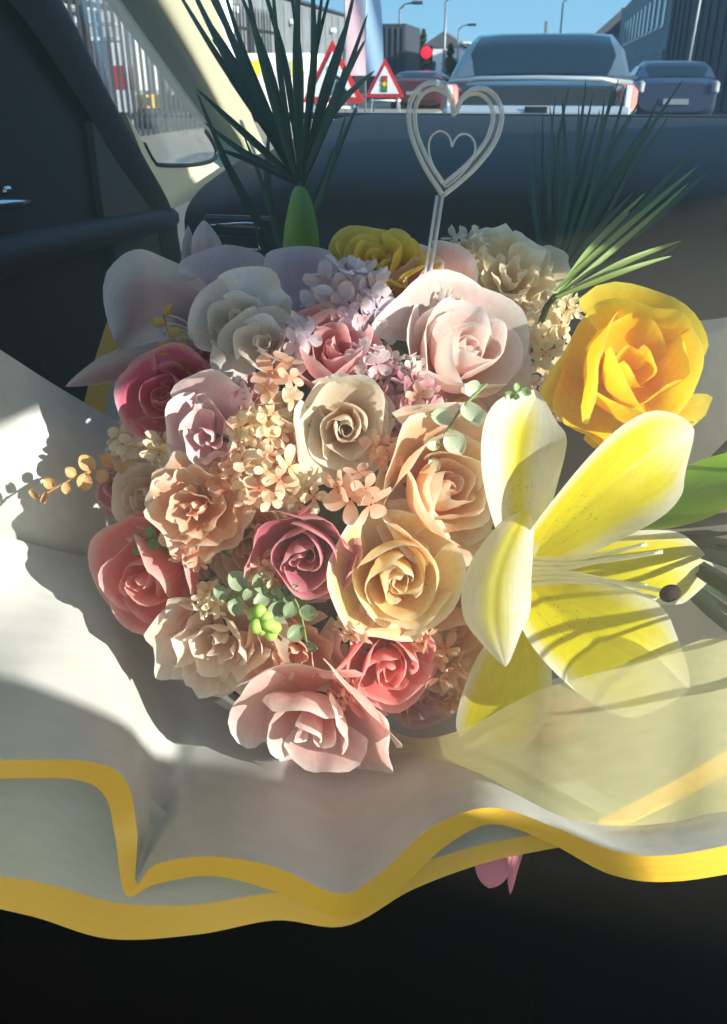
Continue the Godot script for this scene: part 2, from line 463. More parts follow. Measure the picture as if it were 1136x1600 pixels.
func floret_mesh(palette: String, petals: int, variant: int, cup: float, frill: float) -> ArrayMesh:
	var key := "f%s%d%d%.2f%.2f" % [palette, petals, variant, cup, frill]
	if cache.has(key): return cache[key]
	var r := RandomNumberGenerator.new()
	r.seed = hash(key)
	var c0 := pal(palette, 0)
	var c1 := pal(palette, 1)
	var c2 := pal(palette, 2)
	var st := SurfaceTool.new()
	for k in petals:
		var len_ := r.randf_range(0.88, 1.1)
		var wd := r.randf_range(0.85, 1.1) * 3.1 / petals
		var cp := cup * r.randf_range(0.5, 1.4)
		var tw := r.randf_range(-0.2, 0.2)
		var ph := r.randf() * 6.0
		var f := func(uu: float, v: float) -> Vector3:
			var u := uu * 2.0 - 1.0
			var w := wd * pow(sin(clampf(0.08 + v * 0.84, 0.0, 1.0) * PI), 0.6) * (0.35 + 0.65 * v)
			var z := cp * v * v + 0.25 * cp * u * u * v + frill * sin(u * 8.0 + ph) * v * v + tw * u * v * 0.5
			return Vector3(u * w * 0.62, z, 0.05 + len_ * v * (1.0 - 0.1 * u * u) + frill * 0.6 * sin(u * 11.0 + ph) * v * v)
		var c := func(_u: float, v: float) -> Color:
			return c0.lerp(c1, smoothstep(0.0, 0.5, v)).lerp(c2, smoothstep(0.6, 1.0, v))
		st.append_from(grid(6, 6, f, c), 0, Transform3D(Basis(Vector3.UP, TAU * k / petals + r.randf_range(-0.15, 0.15)), Vector3.ZERO))
	var m := st.commit()
	cache[key] = m
	return m

func hydrangea(x: float, y: float, rpx: float, palettes: Array, count: int, label: String, dd := 0.0, size := 0.45, petals := 4, cup := 0.2, frill := 0.0, n := Vector3(0, 0, 1), called := "hydrangea_head", category := "hydrangea") -> Node3D:
	rng.seed = int(x * 17 + y * 311)
	var d := dome(x, y) + dd
	var o := thing(called, label, category, Vector3.ZERO, "clustered blooms in the bouquet")
	place(o, x, y, d, n, rpx * d / focal, rnd(0, TAU))
	for k in count:
		var t := (k + 0.5) / count
		var a := k * 2.39996
		var rr := sqrt(t) * 0.98
		var hgt := 0.55 * sqrt(maxf(0.0, 1.0 - rr * rr)) - 0.25
		var dir := Vector3(rr * cos(a), 0.55 + hgt * 0.5, rr * sin(a)).normalized()
		dir = (dir + Vector3(rnd(-0.35, 0.35), rnd(-0.1, 0.2), rnd(-0.35, 0.35))).normalized()
		var side := dir.cross(Vector3(0.2, 0.1, 1)).normalized()
		var f := obj("floret", floret_mesh(palettes[k % palettes.size()], petals, k % 3, cup, frill), M.petal, o)
		f.transform = Transform3D(Basis(side, dir, side.cross(dir)).rotated(dir, rnd(0, TAU)).scaled(Vector3(1, rnd(0.4, 2.0), 1) * size * rnd(0.62, 1.3)), Vector3(rr * cos(a) * 0.72, hgt, rr * sin(a) * 0.72))
	return o

# a strip along a line of points: petals, leaves, blades. width(v) in metres; fold lifts the rims towards the viewer side
func strip(pts: Array, width: Callable, nrm: Vector3, fold: float, color = null, nu := 8, nv := 16, wav := 0.0, groove := 0.0) -> ArrayMesh:
	var f := func(uu: float, v: float) -> Vector3:
		var u := uu * 2.0 - 1.0
		var p := cr(pts, v)
		var t := (cr(pts, minf(1.0, v + 0.02)) - cr(pts, maxf(0.0, v - 0.02))).normalized()
		var side := t.cross(nrm).normalized()
		var up := side.cross(t).normalized()
		var w: float = width.call(v)
		return p + side * (u * w) + up * (fold * w * (u * u - 0.4) - groove * w * exp(-u * u * 70.0) + wav * w * sin(v * 9.0 + u * 2.0 + pts[0].x * 90.0) * u * u)
	return grid(nu, nv, f, color)

func pxline(a: Array) -> Array:
	var out := []
	for p in a: out.append(at(p[0], p[1], p[2]))
	return out
func toward(n := Vector3(0, 0, 1)) -> Vector3:
	return facing(n)

func _ready() -> void:
	# ---------- camera, sky, sun ----------
	var cam := Camera3D.new()
	cam.name = "camera"; cam.fov = 62.0; cam.near = 0.02; cam.far = 400.0
	var lens := CameraAttributesPhysical.new()
	lens.frustum_focal_length = 12.0 / tan(deg_to_rad(31.0)); lens.frustum_focus_distance = 0.56; lens.exposure_aperture = 15.0
	lens.frustum_near = 0.02; lens.frustum_far = 400.0
	cam.attributes = lens
	cam.transform = Transform3D(cam_basis, cam_pos)
	add_child(cam); cam.current = true
	var we := WorldEnvironment.new()
	we.name = "environment"
	var env := Environment.new()
	env.background_mode = Environment.BG_SKY
	var sm := ProceduralSkyMaterial.new()
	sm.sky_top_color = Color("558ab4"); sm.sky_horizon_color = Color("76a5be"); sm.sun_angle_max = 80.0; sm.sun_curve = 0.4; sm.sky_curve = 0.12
	sm.ground_horizon_color = Color("a8a496"); sm.ground_bottom_color = Color("8a8270")
	sm.sky_energy_multiplier = 1.0
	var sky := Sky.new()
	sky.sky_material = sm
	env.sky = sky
	env.tonemap_mode = Environment.TONE_MAPPER_LINEAR
	env.tonemap_exposure = 2.2
	env.sdfgi_enabled = true; env.ssao_enabled = true; env.ssil_enabled = true
	env.volumetric_fog_enabled = true; env.volumetric_fog_density = 0.0
	we.environment = env
	add_child(we)
	var to_sun := (cam_basis * Vector3(0.82, 0.05, 0.56)).normalized()
	var sun := DirectionalLight3D.new()
	sun.name = "sun"
	sun.light_energy = 1.5; sun.light_color = Color(1.0, 0.985, 0.93); sun.light_angular_distance = 0.5
	sun.shadow_enabled = true
	sun.basis = Basis.looking_at(-to_sun, Vector3.UP)
	add_child(sun)

	make_materials()
	street()
	car_interior()
	wrapping()
	flowers()
	lily()
	greenery()
	heart_pick()

# ---------- the street ahead ----------
func street() -> void:
	var g := obj("road", box_mesh(Vector3(0, -0.05, -95), Vector3(240, 0.1, 300)), M.asphalt); g.set_meta("kind", "structure")
	g = obj("pavement", box_mesh(Vector3(-8.0, 0.06, -40), Vector3(9.0, 0.12, 90), 0.02), M.paving); g.set_meta("kind", "structure")
	# palisade fence on the left
	var fx := -7.2
	var o := thing("palisade_fence", "dark steel palisade fence with pointed pales beside the pavement, seen through the left side window", "fence", Vector3(fx, 0.12, -16))
	var pale_mesh := prism([Vector3(0, 0, -0.05), Vector3(0, 0, 0.05), Vector3(0, 2.3, 0.05), Vector3(0, 2.42, 0.0), Vector3(0, 2.3, -0.05)], Vector3(0.012, 0, 0))
	for k in 58:
		obj("pale", pale_mesh, M.fence, o, Vector3(0, 0, 5.5 - k * 0.23))
	for h in [0.35, 1.95]:
		obj("rail", box_mesh(Vector3(-0.04, h, -1.2), Vector3(0.05, 0.07, 13.6)), M.fence, o)
	for k in 5:
		obj("post", box_mesh(Vector3(-0.12, 1.15, 4.6 - k * 2.75), Vector3(0.1, 2.3, 0.1), 0.01), M.fence, o)
	# lorry behind the fence
	var lp := onz(288, 160, 17.5)
	lp.y = 0
	o = thing("box_van", "white box van with red side stripe and yellow rear number plate parked behind the fence", "van", lp)
	o.rotation.y = 0.36
	obj("body", box_mesh(Vector3(0, 1.75, -2.2), Vector3(2.1, 2.0, 4.2), 0.06), M.white, o)
	obj("rear_door", box_mesh(Vector3(0.0, 1.75, -0.09), Vector3(1.9, 1.85, 0.04), 0.01), M.white, o)
	obj("stripe", box_mesh(Vector3(0, 1.35, -2.2), Vector3(2.13, 0.3, 4.0)), M.red, o)
	obj("bumper", box_mesh(Vector3(0, 0.6, -0.1), Vector3(2.0, 0.3, 0.25), 0.03), M.black, o)
	obj("number_plate", box_mesh(Vector3(-0.68, 0.64, 0.035), Vector3(0.5, 0.24, 0.03), 0.005), M.yellow, o)
	for k in 3: obj("plate_mark", box_mesh(Vector3(-0.83 + k * 0.15, 0.64, 0.053), Vector3(0.05, 0.15, 0.012)), M.black, o)
	var wheel := CylinderMesh.new()
	wheel.top_radius = 0.36; wheel.bottom_radius = 0.36; wheel.height = 0.24; wheel.radial_segments = 20
	for sx in [-0.85, 0.85]:
		for z in [-0.9, -3.6]:
			obj("wheel", wheel, M.black, o, Vector3(sx, 0.36, z)).rotation.z = PI / 2
	var bb := onz(193, 122, 17.0)  # panels stand in for a red and white vehicle front
	o = thing("vehicle_front", "red and white panels standing in for a vehicle front left of the white van behind the fence", "vehicle", Vector3(bb.x, 0, bb.z))
	for k in 3: obj("panel", box_mesh(Vector3(0, bb.y + 0.4 - 0.4 * k, 0), Vector3(0.42, 0.39, 0.05), 0.01), [M.white, M.red, M.white][k], o)
	for sx in [-0.15, 0.15]: obj("leg", box_mesh(Vector3(sx, (bb.y + 0.5) * 0.5, -0.06), Vector3(0.05, bb.y + 0.5, 0.05), 0.008), M.galv, o)
	# steel frame of a trailer, top left of the fence
	var tp := onz(130, 15, 15.5)
	o = thing("steel_frame", "white steel trailer frame with bright top rails rising behind the fence", "trailer", Vector3(tp.x, 0, tp.z))
	for k in 3: obj("rail", box_mesh(Vector3(0, tp.y - 0.22 * k, 0), Vector3(1.3, 0.06, 0.06), 0.01), M.white, o)
	for k in 4: obj("upright", box_mesh(Vector3(-0.63 + 0.42 * k, tp.y * 0.5, -0.07), Vector3(0.06, tp.y, 0.06), 0.01), M.galv, o)
	# grey warehouse on the left
	o = thing("warehouse", "long grey clad warehouse with flat roof along the left side of the street", "building", Vector3(-17, 0, -58))
	obj("wall", box_mesh(Vector3(-6, 2.7, 0), Vector3(12, 5.4, 66), 0.02), M.clad_grey, o)
	for k in 30: obj("cladding_rib", box_mesh(Vector3(0.03, 2.6, 31.5 - k * 2.15), Vector3(0.06, 5.2, 0.12), 0.01), M.clad_grey, o)
	obj("roof_edge", box_mesh(Vector3(0.0, 5.47, 0), Vector3(0.5, 0.16, 66.2), 0.02), M.clad_dark, o)
	obj("band", box_mesh(Vector3(0.04, 1.2, 0), Vector3(0.1, 2.3, 64), 0.02), M.clad_dark, o)
	for k in 4: obj("wall_lamp", box_mesh(Vector3(0.25, 4.2, 20 - k * 11), Vector3(0.35, 0.3, 0.5), 0.04), M.white, o)
	# dark container, half-way
	var cp := onz(603, 100, 40)
	o = thing("shipping_container", "dark blue box container standing left of the red traffic light", "container", Vector3(cp.x, 0, cp.z))
	obj("box", box_mesh(Vector3(0, 1.55, -2), Vector3(1.7, 3.0, 4.0), 0.03), M.clad_dark, o)
	for k in 7: obj("rib", box_mesh(Vector3(-0.72 + k * 0.24, 1.55, 0.02), Vector3(0.09, 2.7, 0.05), 0.01), M.clad_dark, o)
	# feather banners
	for k in 2:
		var bp := onz([553, 583][k], 60, [24.0, 27.0][k])
		o = thing("feather_banner", ["tall pink feather banner on a pole, left of its blue neighbour", "tall pale blue feather banner on a pole, behind the road signs"][k], "banner", Vector3(bp.x, 0, bp.z), "feather banners by the road")
		obj("pole", tube_mesh([Vector3(-0.22, 0, 0), Vector3(-0.22, 2.5, 0), Vector3(-0.2, 3.6, 0)], 0.025, 0.02), M.galv, o)
		var sail := func(u: float, v: float) -> Vector3: return Vector3(-0.2 + u * 0.5 * (1.0 - 0.3 * v * v), 1.1 + v * 2.6, 0.04 * sin(u * 4.0 + v * 5.0))
		obj("sail", grid(6, 12, sail), [M.banner, M.banner2][k], o)
	# road works signs
	road_sign(onz(520, 128, 9.5), 0.66, "red bordered triangular road works sign on a frame, nearer of two signs", true)
	road_sign(onz(601, 132, 13.5), 0.58, "triangular traffic light warning sign with red amber green dots, farther of two signs", false)
	# van with hi-vis chevrons
	var vp := onz(432, 120, 21)
	o = thing("works_van", "white works van with bright yellow panels parked by the warehouse, behind the palm blades", "van", Vector3(vp.x, 0, vp.z))
	obj("body", box_mesh(Vector3(0, 0.95, -1.6), Vector3(1.7, 1.2, 3.2), 0.12), M.white, o)
	for sx in [-0.5, 0.5]:
		obj("rear_door", box_mesh(Vector3(sx * 0.8, 1.0, 0.01), Vector3(0.76, 1.0, 0.03), 0.01), M.white, o)
		obj("chevron_panel", box_mesh(Vector3(sx, 1.25, 0.04), Vector3(0.26, 0.3, 0.02)), M.hivis, o)
		obj("wheel", wheel, M.black, o, Vector3(sx * 1.5, 0.36, -0.6)).rotation.z = PI / 2
	obj("bumper", box_mesh(Vector3(0, 0.4, 0.06), Vector3(1.7, 0.2, 0.16), 0.03), M.white, o)
	# traffic light
	var tl := onz(667, 82, 36)
	o = thing("traffic_light", "traffic light on a pole showing red beyond the road signs", "traffic light", Vector3(tl.x, 0, tl.z))
	obj("pole", tube_mesh([Vector3(0, 0, -0.1), Vector3(0, tl.y - 0.3, -0.1)], 0.07, 0.07), M.black, o)
	obj("head", box_mesh(Vector3(0, tl.y - 0.35, 0), Vector3(0.42, 1.15, 0.25), 0.04), M.black, o)
	var lens := SphereMesh.new()
	lens.radius = 0.2; lens.height = 0.4; lens.radial_segments = 16; lens.rings = 8
	var lm := obj("red_lamp", lens, M.lamp_red, o, Vector3(0, tl.y, 0.12))
	lm.scale = Vector3(1, 1, 0.4)
	var ol := OmniLight3D.new()
	ol.name = "red_lamp_glow"; ol.light_color = Color(1, 0.15, 0.2); ol.light_energy = 0.05; ol.light_size = 0.2; ol.omni_range = 30; ol.omni_attenuation = 2.0; ol.shadow_enabled = true
	ol.position = Vector3(tl.x, tl.y, tl.z + 0.32)
	add_child(ol)
	var dark_lens := mat(Color("1c1e1c"), 0.2)
	for k in [1, 2]:
		var d := obj("unlit_lamp", lens, dark_lens, o, Vector3(0, tl.y - 0.35 * k, 0.12))
		d.scale = Vector3(0.7, 0.7, 0.3)
	# lamp posts
	var posts := [[625, 14, 45.0, "short lamp post with a single dark head left of the conifers"], [697, 2, 48.0, "tall grey lamp post with curved arm above the white house"], [717, 46, 60.0, "far thin pole beside the round tree"], [880, 4, 60.0, "tall thin pole rising behind the roof of the car ahead"]]
	for q in posts:
		var pp := onz(q[0], q[1], q[2])
		o = thing("lamp_post", q[3], "lamp post", Vector3(pp.x, 0, pp.z), "street poles")
		obj("pole", tube_mesh([Vector3.ZERO, Vector3(0, pp.y * 0.5, 0), Vector3(0, pp.y, 0)], 0.09, 0.05), M.galv, o)
		obj("arm", tube_mesh([Vector3(0, pp.y, 0), Vector3(0.25, pp.y + 0.2, 0), Vector3(0.75, pp.y + 0.26, 0)], 0.04, 0.04), M.galv, o)
		obj("lamp_head", box_mesh(Vector3(0.8, pp.y + 0.24, 0), Vector3(0.5, 0.14, 0.25), 0.03), M.clad_dark, o)
	# white house and far block
	var wh := onz(692, 88, 62)
	o = thing("white_house", "small white house with dark roof beyond the traffic light", "house", Vector3(wh.x, 0, wh.z))
	obj("wall", box_mesh(Vector3(0, 1.4, -2), Vector3(2.6, 2.8, 4), 0.02), M.white, o)
	obj("roof", prism([Vector3(-1.5, 2.8, 0.1), Vector3(1.5, 2.8, 0.1), Vector3(0, 3.7, 0.1)], Vector3(0, 0, -4.3)), M.roof_tile, o)
	for sx in [-0.7, 0.7]: obj("window", box_mesh(Vector3(sx, 1.6, 0.02), Vector3(0.5, 0.8, 0.05)), M.window, o)
	var fb := onz(640, 92, 75)
	o = thing("low_block", "low dark flat roofed block on the horizon behind the conifers", "building", Vector3(fb.x, 0, fb.z))
	obj("wall", box_mesh(Vector3(0, 1.7, -3), Vector3(9, 3.4, 6), 0.03), M.clad_dark, o)
	obj("roof_edge", box_mesh(Vector3(0, 3.45, -3), Vector3(9.3, 0.14, 6.3), 0.02), M.white, o)
	for k in 6: obj("window", box_mesh(Vector3(-3.6 + k * 1.44, 2.1, 0.02), Vector3(0.8, 0.8, 0.06)), M.window, o)
	# trees
	conifer(onz(648, 52, 66), 0.9, "narrow dark conifer, left of the pair above the traffic light")
	conifer(onz(662, 47, 66), 1.1, "narrow dark conifer, right of the pair above the traffic light")
	conifer(onz(704, 70, 58), 1.0, "bushy round tree at the left edge of the car ahead")
	# buildings on the right
	var bx := 5.4
	o = thing("office_building", "pale grey building with a row of upper windows, far right side", "building", Vector3(bx, 0, -75))
	obj("wall", box_mesh(Vector3(6, 3.4, 0), Vector3(12, 6.8, 44), 0.02), M.render_grey, o)
	for k in 11:
		var w := obj("window", box_mesh(Vector3(-0.0, 4.5, 19 - k * 3.2), Vector3(0.12, 1.7, 1.2)), M.window, o)
		obj("sill", box_mesh(Vector3(-0.06, -1.0, 0), Vector3(0.14, 0.12, 1.4)), M.white, w, Vector3(0, 4.55, 19 - k * 3.2))
	obj("gable", prism([Vector3(-0.2, 6.8, -19), Vector3(-0.2, 6.8, -22.3), Vector3(5.9, 10.6, -22.3), Vector3(12.2, 6.8, -22.3), Vector3(12.2, 6.8, -19)], Vector3(0, 0.01, 0.0)), M.render_grey, o)
	obj("plinth_band", box_mesh(Vector3(-0.05, 1.2, 0), Vector3(0.14, 2.4, 43.6), 0.02), M.clad_grey, o)
	for k in 2:
		var gz := -100.0 - k * 13.0
		o = thing("gabled_house", ["grey gabled house next beyond the office building", "farthest grey gabled house on the right side"][k], "house", Vector3(4.6 - k * 1.2, 0, gz), "gabled houses at the far end")
		obj("wall", box_mesh(Vector3(3.5, 2.5, -4), Vector3(7, 5.0, 8), 0.02), M.render_grey, o)
		obj("roof", prism([Vector3(-0.4, 5.0, 0.2), Vector3(7.4, 5.0, 0.2), Vector3(3.5, 8.4, 0.2)], Vector3(0, 0, -8.4)), M.roof_tile, o)
		for j in 2: obj("window", box_mesh(Vector3(2.0 + j * 3.0, 3.2, 0.02), Vector3(0.9, 1.3, 0.06)), M.window, o)
	o = thing("dark_building", "tall dark navy clad building along the near right side of the street", "building", Vector3(5.5, 0, -41.0))
	obj("wall", box_mesh(Vector3(4, 2.9, 0), Vector3(8, 5.8, 24), 0.02), M.clad_dark, o)
	for k in 12: obj("cladding_rib", box_mesh(Vector3(-0.03, 2.9, 11.5 - k * 2.05), Vector3(0.06, 5.7, 0.1), 0.01), M.clad_dark, o)
	obj("roof_edge", box_mesh(Vector3(0.0, 5.86, 0), Vector3(0.4, 0.14, 24.2), 0.02), M.clad_dark, o)
	var sp := onz(1072, 105, 24)  # thin tube stands in for a pale reflection on the building
	var sq := onz(1090, 0, 24)
	o = thing("reflection_line", "pale thin pole standing in for a reflected line on the dark building", "pole", Vector3(sp.x, 0, sp.z))
	obj("pole", tube_mesh([Vector3.ZERO, sq + Vector3(0.1, 1.6, 0) - Vector3(sp.x, 0, sp.z)], 0.035, 0.03), M.galv, o)
	obj("base_plate", box_mesh(Vector3(0, 0.03, 0), Vector3(0.3, 0.05, 0.3), 0.01), M.galv, o)
	# cars
	var rear := saloon("saloon_car", "silver grey saloon car ahead seen from behind, with roof fin and bumper painted pale for reflected light", onz(842, 122, 8.6), 1.8, 1.45, M.carpaint, true)
	rear.rotation.y = 0.0
	saloon("hatchback_car", "small blue car parked against the dark building, right of the car ahead", onz(1058, 140, 21), 1.75, 1.38, M.carblue, false)
	saloon("red_car", "dark red car far ahead beside the traffic light", onz(648, 118, 31), 1.7, 1.25, M.carred, false)

func road_sign(c: Vector3, s: float, label: String, worker: bool) -> void:
	var o := thing("road_sign", label, "road sign", c - Vector3(0, s * 0.62, 0), "temporary road works signs")
	var rr := func(k: float) -> Array:
		return [Vector3(-0.5 * k * s, s * 0.62 - 0.29 * k * s, 0), Vector3(0.5 * k * s, s * 0.62 - 0.29 * k * s, 0), Vector3(0, s * 0.62 + 0.577 * k * s, 0)]
	obj("border", prism(rr.call(1.0), Vector3(0, 0, -0.02)), M.red, o)
	var f: Array = rr.call(0.72)
	for i in 3: f[i] += Vector3(0, 0, 0.012)
	obj("face", prism(f, Vector3(0, 0, -0.01)), M.white, o)
	var y := s * 0.62
	if worker:   # the digging figure: head, bent body, leg, arm, shovel, heap
		var st := begin()
		for b in [[-0.02, 0.2, 0.07, 0.07, 0], [0.0, 0.07, 0.08, 0.2, -0.5], [-0.07, -0.1, 0.06, 0.2, 0.3], [0.06, -0.1, 0.06, 0.2, -0.35], [0.09, 0.06, 0.05, 0.16, 1.1], [0.13, -0.06, 0.03, 0.26, -0.6]]:
			box(st, Vector3(b[0] * s, y + b[1] * s * 0.9, 0.018), Vector3(b[2] * s, b[3] * s, 0.008), 0.0, Basis(Vector3.BACK, b[4]))
		obj("pictogram", done(st), M.black, o)
		obj("heap", prism([Vector3(0.1 * s, y - 0.2 * s, 0.014), Vector3(0.3 * s, y - 0.2 * s, 0.014), Vector3(0.2 * s, y - 0.08 * s, 0.014)], Vector3(0, 0, 0.008)), M.black, o)
	else:
		obj("pictogram", box_mesh(Vector3(0, y + 0.01 * s, 0.016), Vector3(0.14 * s, 0.36 * s, 0.008), 0.002), M.black, o)
		var dot := CylinderMesh.new()
		dot.top_radius = 0.055 * s; dot.bottom_radius = 0.055 * s; dot.height = 0.01; dot.radial_segments = 16
		for k in 3:
			obj("dot", dot, [M.red, M.yellow, M.green][k], o, Vector3(0, y + (0.12 - 0.11 * k) * s, 0.024)).rotation.x = PI / 2
	for sx in [-0.32, 0.32]:
		obj("leg", tube_mesh([Vector3(sx * s, y - 0.25 * s, -0.03), Vector3(sx * s * 1.2, -c.y + s * 0.62, 0.12)], 0.014, 0.014), M.galv, o)
		obj("leg", tube_mesh([Vector3(sx * s, y - 0.1 * s, -0.03), Vector3(sx * s * 1.2, -c.y + s * 0.62, -0.45)], 0.014, 0.014), M.galv, o)
	obj("brace", tube_mesh([Vector3(-0.4 * s, y - 0.36 * s, -0.03), Vector3(0.4 * s, y - 0.36 * s, -0.03)], 0.014, 0.014), M.white, o)

func conifer(p: Vector3, w: float, label: String) -> void:
	var o := thing("tree", label, "tree", Vector3(p.x, 0, p.z), "trees on the horizon")
	rng.seed = int(absf(p.x) * 100)
	obj("trunk", tube_mesh([Vector3.ZERO, Vector3(0, p.y * 0.7, 0)], 0.14, 0.05), M.bark, o)
	var st := begin()
	for k in 900:
		var h := rng.randf()
		var rad := w * (1.0 - pow(h, 1.6)) * (0.6 + 0.4 * sin(h * 23.0)) * sqrt(rng.randf())
		var a := rng.randf() * TAU
		var c := Vector3(rad * cos(a), 0.4 + h * (p.y - 0.4), rad * sin(a))
		var e := Vector3(rnd(-1, 1), rnd(-1, 1), rnd(-1, 1)).normalized() * 0.2
		var g := Vector3(rnd(-1, 1), rnd(-1, 1), rnd(-1, 1)).normalized() * 0.12
		tri(st, c - e, c + e, c + g)
	var cr_ := obj("crown", done(st), M.tree, o)
	cr_.set_meta("kind", "stuff")

func saloon(called: String, label: String, p: Vector3, wd: float, ht: float, paint: Material, near: bool) -> Node3D:
	var o := thing(called, label, "car", Vector3(p.x, 0, p.z))
	var h := wd * 0.5
	var ring := func(z: float, half: float, y0: float, y1: float, round_: float) -> Array:
		var a := []
		var hy := (y1 - y0) * 0.5
		for k in 28:
			var t := TAU * k / 28.0
			var ex := 2.0 / round_
			a.append(Vector3(half * signf(cos(t)) * pow(absf(cos(t)), ex), (y0 + y1) * 0.5 + hy * signf(sin(t)) * pow(absf(sin(t)), ex), z))
		return a
	var belt := 1.04
	obj("body", loft([ring.call(0.05, h * 0.86, 0.4, belt - 0.08, 4.0), ring.call(-0.1, h * 0.95, 0.28, belt - 0.01, 5.0), ring.call(-0.5, h, 0.22, belt + 0.01, 6.0), ring.call(-1.8, h, 0.2, belt - 0.02, 6.0), ring.call(-3.4, h * 0.99, 0.22, belt - 0.09, 5.0), ring.call(-4.2, h * 0.93, 0.3, belt - 0.22, 4.0), ring.call(-4.45, h * 0.8, 0.4, belt - 0.38, 4.0)]), paint, o)
	var gr := func(z: float, top: float, hw: float) -> Array:
		return [Vector3(-h * 0.93, belt - 0.03, z), Vector3(-h * 0.94, belt - 0.01, z), Vector3(-hw, lerpf(belt, top, 0.8), z), Vector3(-hw * 0.94, lerpf(belt, top, 0.96), z), Vector3(-hw * 0.6, top, z), Vector3(hw * 0.6, top, z), Vector3(hw * 0.94, lerpf(belt, top, 0.96), z), Vector3(hw, lerpf(belt, top, 0.8), z), Vector3(h * 0.94, belt - 0.01, z), Vector3(h * 0.93, belt - 0.03, z)]
	obj("cabin", loft([gr.call(-0.45, belt + 0.03, h * 0.9), gr.call(-0.8, lerpf(belt, ht, 0.72), h * 0.84), gr.call(-1.15, ht - 0.01, h * 0.76), gr.call(-2.0, ht + 0.02, h * 0.76), gr.call(-2.6, ht - 0.05, h * 0.78), gr.call(-3.3, belt, h * 0.9)]), paint, o)
	# rear window lies on the slope between boot and roof, 1 cm proud
	var rw := func(u: float, v: float) -> Vector3:
		var y := lerpf(belt + 0.025, ht - 0.05, v)
		var hw := lerpf(h * 0.84, h * 0.68, v)
		var bow := 1.0 - pow(u * 2.0 - 1.0, 4.0)
		var fy := (y - belt) / (ht - belt)
		var z := (lerpf(-0.45, -0.8, fy / 0.72) if fy < 0.72 else lerpf(-0.8, -1.15, (fy - 0.72) / 0.28)) + 0.05 - 0.03 * (1.0 - bow)
		return Vector3((u * 2.0 - 1.0) * hw, y + 0.03 * (bow - 1.0) * (1.0 - v) + 0.02 * bow, z)
	obj("rear_window", grid(16, 8, rw), M.carglass, o)
	for sx in [-1, 1]:
		obj("side_window", prism([Vector3(sx * h * 0.92, belt + 0.06, -0.95), Vector3(sx * h * 0.8, ht - 0.09, -1.25), Vector3(sx * h * 0.8, ht - 0.09, -2.4), Vector3(sx * h * 0.92, belt + 0.06, -3.0)], Vector3(sx * 0.02, 0, 0)), M.carglass, o)
		var l := obj("tail_light", box_mesh(Vector3(sx * h * 0.86, belt - 0.17, -0.02), Vector3(0.17, 0.26, 0.22), 0.05), M.tail if near else M.galv, o)
		obj("lens_bar", box_mesh(Vector3(sx * h * 0.86, belt - 0.15, 0.1), Vector3(0.05, 0.2, 0.03), 0.01), M.white if near else M.galv, l)
		for z in [-0.85, -3.55]:
			var wm := CylinderMesh.new()
			wm.top_radius = 0.31; wm.bottom_radius = 0.31; wm.height = 0.2; wm.radial_segments = 24
			obj("wheel", wm, M.black, o, Vector3(sx * (h - 0.08), 0.31, z)).rotation.z = PI / 2
	if near:
		obj("boot_lid", box_mesh(Vector3(0, belt - 0.17, 0.045), Vector3(h * 1.5, 0.24, 0.05), 0.02), M.boot, o)
		obj("rear_bumper", box_mesh(Vector3(0, 0.73, 0.06), Vector3(h * 1.86, 0.2, 0.2), 0.05), M.carpaint_pale, o)
		obj("boot_rim", tube_mesh([Vector3(-h * 0.9, belt - 0.03, -0.2), Vector3(-h * 0.6, belt + 0.0, 0.0), Vector3(0, belt + 0.01, 0.03), Vector3(h * 0.6, belt + 0.0, 0.0), Vector3(h * 0.9, belt - 0.03, -0.2)], 0.022, 0.022), M.carpaint_pale, o)
		obj("badge", box_mesh(Vector3(0, 0.8, 0.162), Vector3(0.2, 0.05, 0.02), 0.005), M.black, o)
		obj("roof_fin", prism([Vector3(-0.015, ht + 0.01, -1.35), Vector3(-0.015, ht + 0.1, -1.3), Vector3(-0.015, ht + 0.01, -1.6)], Vector3(0.03, 0, 0)), M.carpaint_pale, o)
		for sx in [-0.36, 0.36]:
			obj("headrest", box_mesh(Vector3(sx, belt + 0.16, -1.3), Vector3(0.25, 0.18, 0.1), 0.03), M.black, o)
	else:
		obj("number_plate", box_mesh(Vector3(0, 0.6, 0.08), Vector3(0.52, 0.11, 0.02)), M.galv, o)
	return o

